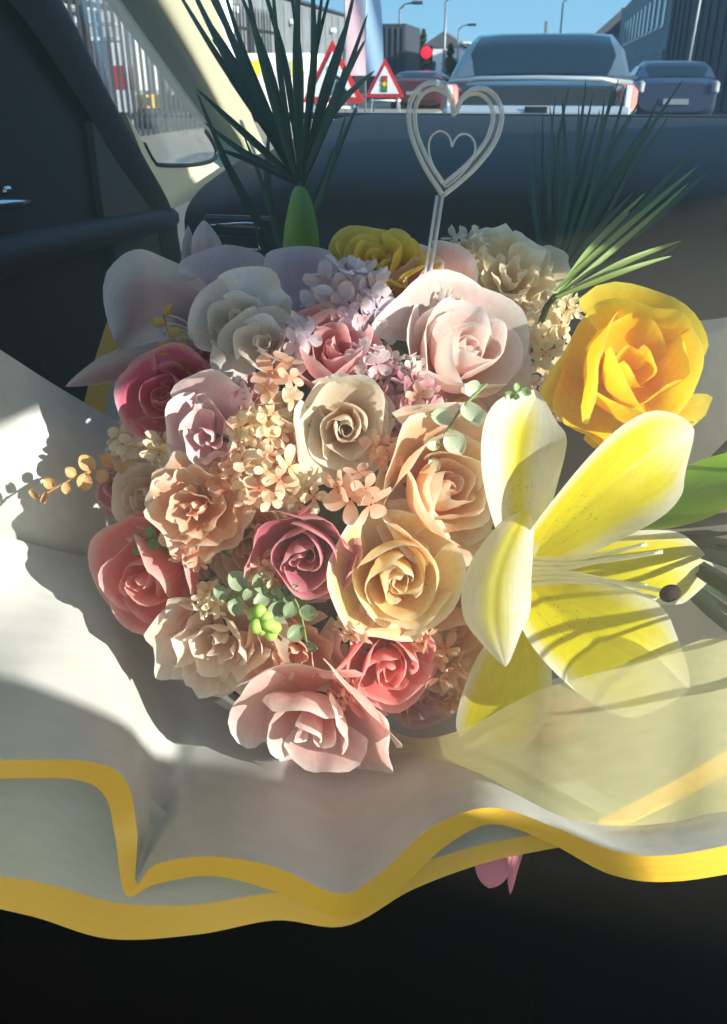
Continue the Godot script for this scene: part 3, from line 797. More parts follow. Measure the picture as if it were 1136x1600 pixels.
# ---------- the car's inside ----------
func car_interior() -> void:
	var X := -0.45
	var o := thing("car_interior", "dark car interior round the bouquet: dashboard, windscreen, left door and pale pillar trim", "car interior", Vector3(0, 0.15, -0.4))
	# dashboard: a profile swept across the car
	var prof := [[-1.35, 1.0], [-1.2, 1.005], [-1.06, 0.985], [-0.99, 0.965], [-0.955, 0.94], [-0.95, 0.9], [-0.93, 0.86], [-0.9, 0.8], [-0.9, 0.7], [-0.88, 0.5]]
	var row := []
	for q in prof: row.append(Vector3(0, q[1], q[0]))
	var dash := func(u: float, v: float) -> Vector3:
		var p := cr(row, v)
		var x := lerpf(-0.41, 0.86, u)
		var droop := smoothstep(-0.26, -0.42, x)
		return Vector3(x, p.y - 0.06 * droop * (1.0 - v), p.z + 0.02 * sin(x * 4.0))
	var dp := wpart("dashboard", grid(40, 48, dash), M.dash, o)
	# vent with chrome lines
	var va := onz(330, 352, 0.9)
	for k in 3:
		var p := onz(372 - k * 3, 354 + k * 17, 0.885)
		obj("vent_blade", box_mesh(p, Vector3(0.06, 0.0022, 0.004), 0.0006, Basis(Vector3.BACK, -0.02)), M.chrome if k != 1 else M.black, dp, -Vector3.ZERO)
	obj("vent_frame", tube_mesh(smooth_line([onz(338, 352, 0.882), onz(396, 350, 0.882), onz(402, 368, 0.88), onz(406, 392, 0.878)], 12), 0.0016, 0.0016), M.chrome, dp)
	obj("vent_hole", box_mesh(va + Vector3(0.03, -0.02, -0.006), Vector3(0.08, 0.06, 0.012), 0.003), M.black, dp)
	# centre console trim at the right
	var cs := wpart("centre_console", box_mesh(Vector3(0.33, 0.62, -0.8), Vector3(0.24, 0.5, 0.22), 0.03), M.dash, o)
	obj("silver_trim", prism([at(1096, 410, 0.93), at(1108, 410, 0.93), at(1102, 486, 0.9), at(1093, 486, 0.9)], facing(Vector3(0, 0, -1)) * 0.01), M.chrome, cs)
	obj("trim_line", tube_mesh([at(1057, 420, 0.92), at(1055, 440, 0.91)], 0.0014, 0.0014), M.chrome, cs)
	obj("trim_line", tube_mesh([at(956, 400, 0.92), at(984, 400, 0.92)], 0.0014, 0.0014), M.chrome, cs)
	obj("windscreen_ledge", box_mesh(Vector3(0.2, 1.002, -1.3), Vector3(1.24, 0.008, 0.03), 0.003), M.black, dp)
	obj("glovebox_lid", box_mesh(Vector3(-0.08, 0.74, -0.893), Vector3(0.42, 0.2, 0.02), 0.008), M.dash, dp)
	obj("console_panel", prism([at(1112, 336, 0.94), at(1180, 336, 0.94), at(1180, 500, 0.9), at(1106, 500, 0.9)], facing(Vector3(0, 0, -1)) * 0.02), M.trim, dp)
	# windscreen
	var wsf := func(u: float, v: float) -> Vector3:
		var x := lerpf(-0.46, 0.86, u)
		return Vector3(x, lerpf(0.985, 1.36, v), lerpf(-1.34, -0.63, v) + 0.06 * pow(u * 2 - 1, 2))
	wpart("windscreen", grid(16, 10, wsf), M.windscreen, o)
	# A-pillar trim: from upper left down to the dashboard
	var left := [[120, -60], [165, 2], [240, 100], [300, 180], [334, 222], [338, 250]]
	var right := [[300, -60], [331, 0], [365, 95], [395, 185], [415, 232], [425, 262]]
	var rl := []
	var rm1 := []
	var rm2 := []
	var rr := []
	for k in left.size():
		var l: Array = left[k]
		var r: Array = right[k]
		rl.append(onx(l[0], l[1], X - 0.085))
		rm1.append(onx(lerpf(l[0], r[0], 0.34), lerpf(l[1], r[1], 0.34), X - 0.022))
		rm2.append(onx(lerpf(l[0], r[0], 0.66), lerpf(l[1], r[1], 0.66), X + 0.008))
		rr.append(onx(r[0], r[1], X - 0.03))
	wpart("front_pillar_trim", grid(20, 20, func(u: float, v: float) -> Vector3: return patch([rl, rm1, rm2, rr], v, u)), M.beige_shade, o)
	# quarter light and pale trim beneath it
	var low := []
	for q in [[196, 176], [214, 204], [232, 240], [246, 257], [290, 260], [334, 254], [345, 262], [420, 262], [385, 275], [345, 296], [300, 312], [268, 326], [250, 300], [218, 230]]: low.append(onx(q[0], q[1], X + 0.004))
	wpart("sill_trim", prism(low, Vector3(-0.03, 0, 0)), M.beige, o)
	wpart("quarter_light_seal", tube_mesh(smooth_line([onx(225, 225, X + 0.003), onx(240, 252, X + 0.003), onx(252, 258, X + 0.003), onx(300, 258, X + 0.003), onx(333, 250, X + 0.003), onx(337, 232, X + 0.003), onx(322, 205, X + 0.003)], 24), 0.0028, 0.0028), M.black, o)
	wpart("quarter_light", prism([onx(112, -40, X - 0.012), onx(160, -40, X - 0.012), onx(340, 215, X - 0.012), onx(336, 256, X - 0.012), onx(246, 258, X - 0.012), onx(185, 170, X - 0.012)], Vector3(-0.004, 0, 0)), M.glass, o)
	# door: dark panel, window bar, ledge, handle
	var bar_a := [[-60, -60], [30, 20], [120, 150], [190, 260], [240, 335], [256, 420]]
	var bar_b := [[70, -60], [112, 0], [176, 145], [226, 240], [264, 322], [286, 420]]
	var b0 := []
	var b1 := []
	var b2 := []
	for k in bar_a.size():
		var a := onx(bar_a[k][0], bar_a[k][1], X + 0.012)
		var b := onx(bar_b[k][0], bar_b[k][1], X + 0.006)
		b0.append(a); b1.append(a.lerp(b, 0.55) + Vector3(0.012, 0, 0)); b2.append(b + Vector3(-0.014, 0, 0))
	var door := wpart("door_panel", prism([Vector3(X, 0.25, 0.9), Vector3(X, 1.45, 0.9), Vector3(X, 1.45, -0.1), onx(50, -60, X), onx(150, 160, X), onx(225, 300, X), onx(255, 420, X), Vector3(X, 0.25, -0.98)], Vector3(-0.06, 0, 0)), M.door, o)
	obj("window_bar", grid(10, 24, func(u: float, v: float) -> Vector3: return patch([b0, b1, b2], v, u)), M.door, door)
	var tr := []
	for q in [[132, 190], [158, 200], [200, 270], [246, 345], [268, 352], [270, 430], [190, 470], [150, 330]]: tr.append(onx(q[0], q[1], X + 0.003))
	obj("grey_trim", prism(tr, Vector3(0.008, 0, 0)), M.trim, door)
	obj("ledge", tube_mesh(smooth_line([onx(-160, 440, X + 0.02), onx(0, 400, X + 0.024), onx(120, 372, X + 0.022), onx(266, 340, X + 0.012)], 16), 0.02, 0.012), M.door, door)
	obj("door_handle", tube_mesh(smooth_line([onx(-60, 322, X + 0.03), onx(0, 319, X + 0.032), onx(30, 317, X + 0.028), onx(46, 316, X + 0.018)], 10), 0.005, 0.0035), M.chrome, door)
	obj("lock_knob", box_mesh(onx(6, 297, X + 0.02), Vector3(0.01, 0.006, 0.012), 0.002), M.chrome, door)
	# seat, floor, roof, right side with its window, rear
	var seat := func(u: float, v: float) -> Vector3:
		var x := lerpf(-0.43, 0.2, u)
		var z := lerpf(-0.62, 0.5, v)
		return Vector3(x, 0.5 - 0.08 * pow(absf(u * 2 - 1), 4.0) + 0.02 * sin(u * 9.0) * sin(v * 6.0) - 0.1 * smoothstep(0.15, 0.0, v), z)
	var sc := wpart("seat_cushion", grid(24, 24, seat), M.seat, o)
	for sx in [-0.27, 0.04]:
		obj("seam", tube_mesh(smooth_line([Vector3(sx, 0.47, -0.6), Vector3(sx, 0.505, -0.3), Vector3(sx, 0.5, 0.2)], 12), 0.004, 0.004), M.seat, sc)
	var air := FogVolume.new()  # haze volume added to stand in for lens glare
	air.name = "glare_haze"; air.shape = RenderingServer.FOG_VOLUME_SHAPE_BOX
	air.size = Vector3(1.18, 0.8, 0.66); air.position = Vector3(0.19, 0.94, -0.55)
	var fm := FogMaterial.new()
	fm.density = 0.32; fm.albedo = Color(1.0, 0.96, 0.88)
	air.material = fm
	air.set_meta("kind", "stuff")
	tag(air, "thin haze added inside the car to imitate lens glare", "haze")
	add_child(air)
	wpart("floor", box_mesh(Vector3(0.2, 0.17, 0.1), Vector3(1.4, 0.06, 2.2)), M.seat, o)
	var rf := wpart("roof", box_mesh(Vector3(0.2, 1.385, -0.295), Vector3(1.4, 0.05, 0.69), 0.02), M.headliner, o)
	obj("rear_header", box_mesh(Vector3(0.2, 1.385, 1.5), Vector3(1.4, 0.05, 0.24), 0.02), M.headliner, rf)
	obj("side_rail", box_mesh(Vector3(-0.41, 1.385, 0.715), Vector3(0.18, 0.05, 1.33), 0.02), M.headliner, rf)
	obj("side_rail", box_mesh(Vector3(0.72, 1.385, 0.715), Vector3(0.36, 0.05, 1.33), 0.02), M.headliner, rf)
	obj("added_roof_glass", box_mesh(Vector3(0.11, 1.39, 0.715), Vector3(0.86, 0.006, 1.33)), M.glass, rf)  # glass roof added to let in sky fill light
	var open_ := PackedVector2Array([Vector2(-0.72, 0.85), Vector2(-0.085, 0.85), Vector2(-0.082, 0.95), Vector2(-0.04, 1.0), Vector2(-0.008, 1.06), Vector2(0.03, 1.13), Vector2(0.03, 1.225), Vector2(0.0, 1.238), Vector2(-0.112, 1.236), Vector2(-0.2, 1.236), Vector2(-0.27, 1.242), Vector2(-0.36, 1.228), Vector2(-0.46, 1.15), Vector2(-0.62, 0.95)])  # outline shaped so the sun patch falls across the bouquet
	var side := CSGPolygon3D.new()
	side.name = "right_side"
	side.polygon = PackedVector2Array([Vector2(-1.3, 0.2), Vector2(1.6, 0.2), Vector2(1.6, 1.36), Vector2(-0.66, 1.36), Vector2(-1.3, 1.0)])
	side.depth = 0.05
	side.material = M.beige
	var hole := CSGPolygon3D.new()
	hole.name = "window_opening"; hole.operation = CSGShape3D.OPERATION_SUBTRACTION; hole.polygon = open_; hole.depth = 0.3
	side.add_child(hole)
	hole.position.z = 0.1
	var back_hole := CSGPolygon3D.new()
	back_hole.name = "enlarged_rear_opening"; back_hole.operation = CSGShape3D.OPERATION_SUBTRACTION; back_hole.depth = 0.3
	back_hole.polygon = PackedVector2Array([Vector2(0.2, 0.88), Vector2(1.5, 0.88), Vector2(1.4, 1.3), Vector2(0.2, 1.31)])  # opening enlarged so more sun comes in to bounce
	side.add_child(back_hole)
	back_hole.position.z = 0.1
	# polygon x runs along the car's length (scene z); its depth runs across
	side.transform = Transform3D(Basis(Vector3(0, 0, 1), Vector3(0, 1, 0), Vector3(-1, 0, 0)), Vector3(0.8, 0, 0) - o.position)
	o.add_child(side)
	wpart("rear_bulkhead", box_mesh(Vector3(0.2, 0.6, 1.62), Vector3(1.4, 0.86, 0.05), 0.01), M.beige, o)
	wpart("added_bounce_trim", box_mesh(Vector3(-0.435, 0.85, 0.63), Vector3(0.03, 1.04, 1.5), 0.012), M.beige, o)  # beige panel added out of view to bounce warm light
	wpart("added_seat_back", prism([Vector3(-0.4, 0.45, 0.42), Vector3(0.16, 0.45, 0.42), Vector3(0.16, 1.0, 0.62), Vector3(-0.4, 1.0, 0.62)], Vector3(0, -0.02, 0.1)), M.beige, o)  # pale seat back added behind the camera for warm bounce

# ---------- wrapping paper ----------
func sheet(label: String, rows: Array, rim: Array, paper: Material, nu: int, nv: int) -> void:
	var c := Vector3.ZERO
	for p in rows[0]: c += p
	c /= rows[0].size()
	var o := thing("wrapping_sheet", label, "wrapping paper", c, "sheets of wrapping paper round the bouquet")
	wpart("paper", grid(nu, nv, func(u: float, v: float) -> Vector3: return patch(rows, u, v)), paper, o)
	if rim.size():
		wpart("gold_border", grid(nu, 3, func(u: float, v: float) -> Vector3: return patch([rows[-1], rim], u, v)), M.gold, o)

func wrapping() -> void:
	var inner := [[-90, 812, 0.59], [0, 836, 0.605], [80, 858, 0.625], [160, 882, 0.65], [230, 960, 0.665], [290, 1020, 0.672], [340, 1060, 0.675], [390, 1090, 0.675], [450, 1100, 0.67], [520, 1110, 0.668], [590, 1110, 0.665], [660, 1100, 0.66], [730, 1080, 0.655], [820, 1070, 0.64], [910, 1050, 0.62], [1010, 1030, 0.6], [1230, 960, 0.56]]
	var bandin := [[-90, 1190, 0.5], [50, 1187, 0.49], [140, 1190, 0.49], [196, 1218, 0.496], [214, 1300, 0.507], [213, 1380, 0.5], [245, 1350, 0.487], [330, 1338, 0.472], [430, 1355, 0.457], [527, 1396, 0.447], [588, 1370, 0.452], [675, 1292, 0.471], [768, 1262, 0.48], [868, 1293, 0.47], [962, 1330, 0.456], [1060, 1335, 0.45], [1230, 1300, 0.45]]
	var rim := []
	var flat := [[-90, 1219], [50, 1216], [126, 1220], [165, 1246], [180, 1307], [196, 1398], [243, 1382], [330, 1369], [430, 1393], [530, 1434], [606, 1405], [695, 1323], [770, 1288], [860, 1318], [956, 1367], [1060, 1377], [1230, 1348]]
	for k in flat.size(): rim.append([flat[k][0], flat[k][1], bandin[k][2] + 0.006])
	var r0 := pxline(inner)
	var r3 := pxline(bandin)
	var r4 := pxline(rim)
	var r1 := []
	var r2 := []
	for k in r0.size():
		var back := facing(Vector3(0, 0, -1))
		var wave := sin(k * 1.7) * 0.008
		r1.append(r0[k].lerp(r3[k], 0.33) + back * (0.022 + wave)); r2.append(r0[k].lerp(r3[k], 0.68) + back * (0.016 - wave))
	sheet("large white front sheet with rippled gold edge below the flowers", [r0, r1, r2, r3], r4, M.paper, 120, 24)
	# under sheet
	var u0 := pxline([[-90, 1100, 0.56], [60, 1120, 0.56], [200, 1220, 0.555], [330, 1320, 0.525], [440, 1330, 0.51], [540, 1350, 0.5], [640, 1310, 0.51], [760, 1260, 0.52], [880, 1290, 0.515]])
	var u1 := pxline([[-90, 1360, 0.52], [60, 1378, 0.515], [180, 1410, 0.512], [300, 1414, 0.505], [430, 1395, 0.492], [538, 1405, 0.478], [640, 1356, 0.49], [760, 1318, 0.5], [886, 1296, 0.505]])
	var u2 := pxline([[-90, 1402, 0.515], [50, 1432, 0.51], [170, 1467, 0.505], [310, 1460, 0.5], [430, 1438, 0.487], [540, 1447, 0.473], [645, 1390, 0.486], [760, 1348, 0.497], [884, 1322, 0.503]])
	sheet("shaded under sheet with wide dull gold edge beneath the front sheet", [u0, u1], u2, M.paper, 60, 16)
	# left sheet
	var l0 := pxline([[-160, 440, 0.575], [0, 546, 0.59], [90, 604, 0.617], [190, 662, 0.67], [330, 740, 0.72]])
	var l1 := pxline([[-160, 700, 0.57], [0, 720, 0.588], [90, 735, 0.612], [190, 770, 0.665], [330, 830, 0.71]])
	var l2 := pxline([[-160, 850, 0.6], [0, 880, 0.622], [90, 900, 0.645], [190, 930, 0.69], [330, 980, 0.71]])
	sheet("plain white sunlit sheet spread out left of the flowers, carrying their shadows", [l0, l1, l2], [], M.paper, 24, 20)
	# right sheets
	var q0 := pxline([[1000, 470, 0.74], [1070, 500, 0.72], [1150, 494, 0.69], [1260, 480, 0.65]])
	var q1 := pxline([[960, 640, 0.74], [1060, 660, 0.71], [1150, 680, 0.68], [1260, 690, 0.64]])
	var q2 := pxline([[900, 860, 0.73], [1020, 880, 0.7], [1150, 900, 0.665], [1260, 910, 0.63]])
	var q3 := pxline([[880, 1060, 0.71], [1000, 1080, 0.68], [1150, 1090, 0.65], [1260, 1090, 0.62]])
	sheet("pale grey green back sheet standing up behind the lily on the right", [q0, q1, q2, q3], [], M.paper, 24, 20)
	# inner right sheet that glows: overlaps the lily's foot
	var g0 := pxline([[550, 1110, 0.63], [640, 1152, 0.595], [722, 1140, 0.545], [830, 1084, 0.512], [940, 1049, 0.5], [1045, 1018, 0.495], [1136, 1000, 0.49], [1322, 1075, 0.48], [1520, 1150, 0.47]])
	var g1 := pxline([[550, 1175, 0.615], [645, 1196, 0.578], [738, 1192, 0.53], [840, 1170, 0.5], [945, 1150, 0.488], [1050, 1130, 0.482], [1136, 1120, 0.476], [1322, 1170, 0.468], [1520, 1230, 0.455]])
	var g2 := pxline([[550, 1240, 0.615], [650, 1250, 0.585], [755, 1250, 0.515], [850, 1272, 0.487], [950, 1290, 0.474], [1050, 1285, 0.467], [1136, 1268, 0.458], [1322, 1270, 0.45], [1520, 1300, 0.44]])
	var band := thing("gold_strip", "dull gold border strip crossing the translucent sheet at the lower right", "ribbon", at(1050, 1235, 0.466), "")
	wpart("strip", strip(pxline([[940, 1292, 0.480], [1000, 1264, 0.477], [1070, 1228, 0.474], [1136, 1192, 0.472], [1220, 1150, 0.468]]), func(v: float) -> float: return 0.0045 + 0.002 * v, toward(), 0.05), M.gold, band)
	sheet("translucent yellowish inner sheet glowing below the lily", [g0, g1, g2], [], M.paper_warm, 40, 16)
	# back left sheet edge
	var k0 := pxline([[330, 420, 0.79], [330, 560, 0.79], [330, 660, 0.78]])
	var k1 := pxline([[203, 470, 0.78], [182, 560, 0.78], [160, 660, 0.77]])
	var k2 := pxline([[180, 466, 0.775], [150, 556, 0.775], [124, 660, 0.765]])
	sheet("bluish back sheet with olive gold edge behind the pale pink lily", [k0, k1], k2, M.paper, 16, 12)
	# floral foam and stems inside the wrap
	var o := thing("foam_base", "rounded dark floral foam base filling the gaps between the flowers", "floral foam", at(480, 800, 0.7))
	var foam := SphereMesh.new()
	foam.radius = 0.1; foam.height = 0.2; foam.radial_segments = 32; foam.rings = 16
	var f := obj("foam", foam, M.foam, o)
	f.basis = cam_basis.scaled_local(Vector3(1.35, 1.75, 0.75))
	# ribbon tails under the wrap
	var t := thing("ribbon_tails", "pink ribbon tails hanging below the gold edge of the wrap", "ribbon", at(770, 1340, 0.5))
	var pink := mat(Color("e08aa4"), 0.5)
	pink.backlight_enabled = true; pink.backlight = Color(0.5, 0.5, 0.5)
	wpart("tail", strip(pxline([[772, 1320, 0.505], [768, 1360, 0.5], [764, 1388, 0.498]]), func(v: float) -> float: return 0.0115 * (1.0 - pow(v, 3.0)), toward(), 0.3), pink, t)
	wpart("tail", strip(pxline([[808, 1315, 0.505], [801, 1350, 0.5], [797, 1398, 0.498]]), func(v: float) -> float: return 0.005 * (1.0 - pow(v, 2.0)), toward(), 0.5), pink, t)

# ---------- flowers ----------
func flowers() -> void:
	# roses, front to back
	rose(722, 552, 112, "blush", Vector3(0.42, 0.3, 1), "large sunlit white blush rose at the upper right with a pink streak", -0.02)
	rose(540, 668, 74, "cream", Vector3(0.05, -0.15, 1), "cream rose with brownish heart in the centre of the bouquet", -0.015)
	rose(690, 765, 112, "peach", Vector3(0.45, 0.05, 1), "large peach and cream rose left of the yellow lily", -0.03)
	rose(620, 900, 90, "butter", Vector3(0.1, -0.2, 1), "round buttery cream rose, lower right of the mauve rose", -0.025)
	rose(478, 865, 82, "mauve", Vector3(-0.05, -0.4, 1), "deep mauve pink rose in the lower middle", -0.015, BUD, "BUD")
	rose(240, 900, 82, "coral", Vector3(-0.45, -0.35, 1), "coral pink rose at the lower left edge with a bright lit petal", -0.005, BUD, "BUD")
	rose(608, 1035, 74, "coral", Vector3(0.15, -0.35, 1), "coral rose just below the buttery rose", -0.01, BUD, "BUD")
	rose(492, 1130, 118, "shell", Vector3(-0.05, -0.95, 1), "big pale blush rose with curling petals at the very bottom", -0.03, LOOSE, "LOOSE")
	rose(262, 622, 66, "hot", Vector3(-0.1, 0.1, 1), "hot pink rose at the upper left under the pale lily", -0.01)
	rose(522, 556, 76, "pinkrose", Vector3(0.0, 0.55, 1), "salmon pink rose left of the large white rose", 0.0, BUD, "BUD")
	rose(328, 682, 70, "dusk", Vector3(-0.1, -0.1, 1), "glossy dusky pink rose with pale lit rim left of centre", -0.02, LOOSE, "LOOSE", M.gloss)
	rose(985, 582, 101, "yellow", Vector3(0.25, 0.2, 1), "large bright golden yellow rose on the right above the lily", -0.09, BIG, "BIG")
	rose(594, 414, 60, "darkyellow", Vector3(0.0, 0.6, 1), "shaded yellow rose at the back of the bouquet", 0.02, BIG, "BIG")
	rose(372, 500, 62, "ivory", Vector3(0.0, 0.2, 1), "ivory white rose in shade at the top left", -0.015, LOOSE, "LOOSE")
	rose(412, 540, 56, "ivory", Vector3(0.0, 0.1, 1), "small ivory rose in shade below the larger ivory one", -0.015, LOOSE, "LOOSE")
	rose(235, 775, 62, "buff", Vector3(-0.3, 0, 1), "muted buff rose half hidden above the coral rose on the left", 0.01)
	rose(392, 842, 66, "beige", Vector3(-0.1, -0.1, 1), "shaded beige rose tucked in left of the mauve rose", 0.015)
	rose(728, 672, 80, "orange", Vector3(0.4, 0.2, 1), "orange peach rose half hidden under the large white rose", 0.012)
	rose(700, 985, 84, "orange", Vector3(0.4, -0.3, 1), "orange peach rose in shade beside the foot of the lily", 0.012)
	rose(660, 1075, 70, "pinkrose", Vector3(0.3, -0.6, 1), "shaded pink rose behind the lily's lowest petal", 0.01)
	rose(345, 590, 56, "mauve", Vector3(-0.1, 0.2, 1), "dark mauve rose hidden in the shade between ivory and hot pink roses", 0.02)
	rose(190, 760, 40, "mauve", Vector3(-0.6, 0, 1), "dark pink rose peeping out at the left edge", 0.01, BUD, "BUD")
	rose(665, 445, 62, "shell", Vector3(0.1, 0.5, 1), "whitish rose behind the foot of the heart pick", 0.01, LOOSE, "LOOSE")
	# frilled blooms
	var fr := "frilled blooms in the bouquet"
	bloom("carnation", FRILL, "FRILL", 312, 795, 76, "beige", Vector3(-0.15, -0.1, 1), "peach beige frilled carnation left of centre", "carnation", fr, -0.02)
	bloom("carnation", FRILL, "FRILL", 350, 1000, 90, "buff", Vector3(-0.25, -0.4, 1), "creamy frilled carnation in shade at the lower left", "carnation", fr, -0.002)
	bloom("carnation", FRILL, "FRILL", 795, 440, 84, "creamhyd", Vector3(0.1, 0.5, 1), "pale cream frilled carnation at the top right beside the palm", "carnation", fr, 0.0)
	bloom("carnation", FRILL, "FRILL", 440, 700, 74, "peachhyd", Vector3(-0.1, 0.0, 1), "peach frilled carnation between the dusky and the cream rose", "carnation", fr, -0.005)
	bloom("carnation", FRILL, "FRILL", 460, 1020, 74, "peachhyd", Vector3(0.0, -0.4, 1), "peach frilled carnation under the green sprig", "carnation", fr, 0.005)
	# clusters
	hydrangea(540, 480, 105, ["lilac", "pinklilac"], 24, "lilac and pink hydrangea cluster in shade at the top", 0.0, 0.32, 4, 0.25, 0.03)
	hydrangea(625, 625, 78, ["mauvehyd"], 16, "dark mauve hydrangea cluster left below the white rose", -0.012, 0.36, 4, 0.25, 0.02)
	hydrangea(838, 520, 72, ["creamhyd"], 18, "cream hydrangea cluster between the white and the yellow rose", -0.02, 0.34, 4, 0.2, 0.05)
	hydrangea(730, 392, 42, ["creamhyd", "ivory"], 9, "small ragged cream floret cluster at the top above the white rose", 0.0, 0.42, 5, 0.3, 0.08)
	hydrangea(405, 668, 56, ["creamhyd"], 12, "cream hydrangea cluster behind the peach carnation", -0.015, 0.4, 4, 0.2, 0.04)
	hydrangea(560, 765, 52, ["peachhyd"], 5, "open peach florets between the cream and the mauve rose", -0.035, 0.7, 4, 0.15, 0.0)
	hydrangea(436, 592, 50, ["peachhyd"], 5, "sunlit peach florets above the cream rose", -0.04, 0.6, 4, 0.15, 0.0)
	hydrangea(660, 630, 42, ["peachhyd", "pinkrose"], 4, "small pink floret group under the white rose", -0.035, 0.55, 4, 0.2, 0.0)
	hydrangea(205, 690, 48, ["buff", "creamhyd"], 9, "buff floret cluster at the left edge", -0.005, 0.42, 4, 0.2, 0.03)
	hydrangea(700, 1040, 40, ["orange"], 5, "curled orange florets right of the coral rose", -0.03, 0.6, 4, 0.5, 0.1)
	hydrangea(410, 745, 64, ["creamhyd", "beige"], 10, "cream beige florets above the mauve rose", -0.03, 0.42, 4, 0.25, 0.04)
	hydrangea(858, 610, 62, ["creamhyd", "buff"], 14, "cream floret cluster low between the yellow rose and the lily", 0.03, 0.4, 4, 0.2, 0.04)
	var small := [[602, 708, 40, "peachhyd", "peach florets right below the cream rose"], [472, 770, 38, "creamhyd", "cream florets touching the top of the mauve rose"], [352, 742, 36, "peachhyd", "peach florets between the dusky rose and the beige carnation"], [575, 560, 40, "pinklilac", "pink lilac florets between the salmon and the white rose"], [470, 520, 38, "lilac", "lilac florets above the salmon rose"], [300, 862, 36, "peachhyd", "peach florets right of the coral rose at the left edge"], [560, 975, 38, "peachhyd", "peach florets under the buttery rose's left rim"], [415, 895, 34, "beige", "beige florets in the shade left of the mauve rose's foot"], [650, 990, 36, "orange", "orange florets under the buttery rose's right rim"], [325, 940, 34, "creamhyd", "cream florets above the creamy carnation"], [250, 702, 36, "creamhyd", "cream florets under the hot pink rose"], [395, 610, 34, "mauvehyd", "mauve florets in the dark gap above the dusky rose"], [770, 690, 40, "orange", "orange florets against the lily's upper petal"], [700, 480, 34, "ivory", "ivory florets at the top rim of the white rose"], [640, 575, 32, "ivory", "ivory florets at the left rim of the white rose"], [540, 1080, 34, "peachhyd", "peach florets above the bottom blush rose"], [705, 1082, 44, "orange", "orange florets at the left foot of the lily's lowest petal"], [885, 480, 34, "creamhyd", "cream florets beside the golden rose's top left"]]
	for q in small:
		hydrangea(q[0], q[1], q[2], [q[3]], 8, "small cluster of " + q[4], -0.018, 0.5, 4, 0.25, 0.04, Vector3((q[0] - 480) / 400.0, -(q[1] - 790) / 500.0, 1), "floret_cluster", "florets")
	# pale pink lily in the shade
	pale_lily()

func lily_color(c0: Color, c1: Color, c2: Color, e0: float, e1: float) -> Callable:
	return func(uu: float, v: float) -> Color:
		var u := absf(uu * 2.0 - 1.0)
		var t := clampf(maxf(smoothstep(e0, e1, u), smoothstep(0.68, 1.0, v)), 0.0, 1.0)
		return c0.lerp(c1, smoothstep(0.0, 0.35, v) * 0.8).lerp(c2, t)
func tepal_w(w: float, peak := 0.55) -> Callable:
	return func(v: float) -> float:
		var a := v / peak if v < peak else (1.0 - v) / (1.0 - peak)
		return w * (0.16 + 0.84 * pow(sin(clampf(a, 0.0, 1.0) * PI * 0.5), 0.75)) * (1.0 if v < 0.995 else 0.2) * sqrt(clampf((1.0 - v) * 4.0 + 0.015, 0.0, 1.0))

func pale_lily() -> void:
	var o := thing("pale_lily", "pale pink white lily with broad petals in shade at the upper left", "lily", at(300, 510, 0.62), "lilies in the bouquet")
	var col := lily_color(hexl("cc98a2"), hexl("e8d0d6"), hexl("f4eef0"), 0.3, 0.95)
	var lil := lily_color(hexl("c8acc8"), hexl("dccfe6"), hexl("e8e0f0"), 0.3, 0.95)
	wpart("petal", strip(pxline([[320, 520, 0.63], [280, 480, 0.6], [230, 470, 0.585], [190, 490, 0.6], [178, 530, 0.625]]), tepal_w(0.036, 0.6), toward(Vector3(-0.3, 0.2, 1)), 0.35, col, 10, 20), M.lily_plain, o)
	wpart("petal", strip(pxline([[330, 540, 0.63], [260, 560, 0.61], [180, 580, 0.605], [102, 604, 0.61]]), tepal_w(0.0145, 0.5), toward(Vector3(-0.2, 0.5, 1)), 0.7, lily_color(hexl("d87a88"), hexl("eebcbc"), hexl("f0e4e4"), 0.25, 0.9), 8, 20), M.lily_plain, o)
	wpart("petal", strip(pxline([[330, 500, 0.64], [326, 440, 0.625], [322, 390, 0.63], [319, 344, 0.645]]), tepal_w(0.0125, 0.5), toward(Vector3(0.4, 0, 1)), 0.7, col, 8, 18), M.lily_plain, o)
	wpart("petal", strip(pxline([[342, 520, 0.635], [347, 460, 0.605], [350, 420, 0.6], [352, 382, 0.615]]), tepal_w(0.0315, 0.62), toward(Vector3(0, 0.3, 1)), 0.25, lil, 10, 18), M.lily_plain, o)
	wpart("petal", strip(pxline([[310, 510, 0.65], [300, 440, 0.64], [296, 395, 0.645], [294, 352, 0.655]]), tepal_w(0.006, 0.5), toward(), 0.8, col, 6, 14), M.lily_plain, o)
	for k in 5:
		wpart("filament", tube_mesh(smooth_line(pxline([[310, 520, 0.62], [285 - k * 6, 500 + k * 8, 0.59], [262 - k * 4, 492 + k * 14, 0.575]]), 8), 0.0008, 0.0006, 5), M.filament, o)
	var o2 := thing("orchid_bloom", "rounded lilac orchid like bloom in shade at the top centre", "orchid", at(470, 440, 0.63))
	wpart("petal", strip(pxline([[470, 520, 0.64], [468, 460, 0.605], [468, 410, 0.6], [470, 384, 0.615]]), tepal_w(0.0245, 0.62), toward(Vector3(0, 0.3, 1)), 0.3, lil, 10, 18), M.lily_plain, o2)
	wpart("petal", strip(pxline([[440, 500, 0.64], [425, 480, 0.62], [410, 460, 0.62]]), tepal_w(0.018, 0.6), toward(Vector3(0, 0.3, 1)), 0.3, lil, 8, 14), M.lily_plain, o2)
	wpart("petal", strip(pxline([[480, 520, 0.64], [510, 480, 0.625], [530, 455, 0.625]]), tepal_w(0.018, 0.6), toward(Vector3(0.2, 0.3, 1)), 0.3, lil, 8, 14), M.lily_plain, o2)

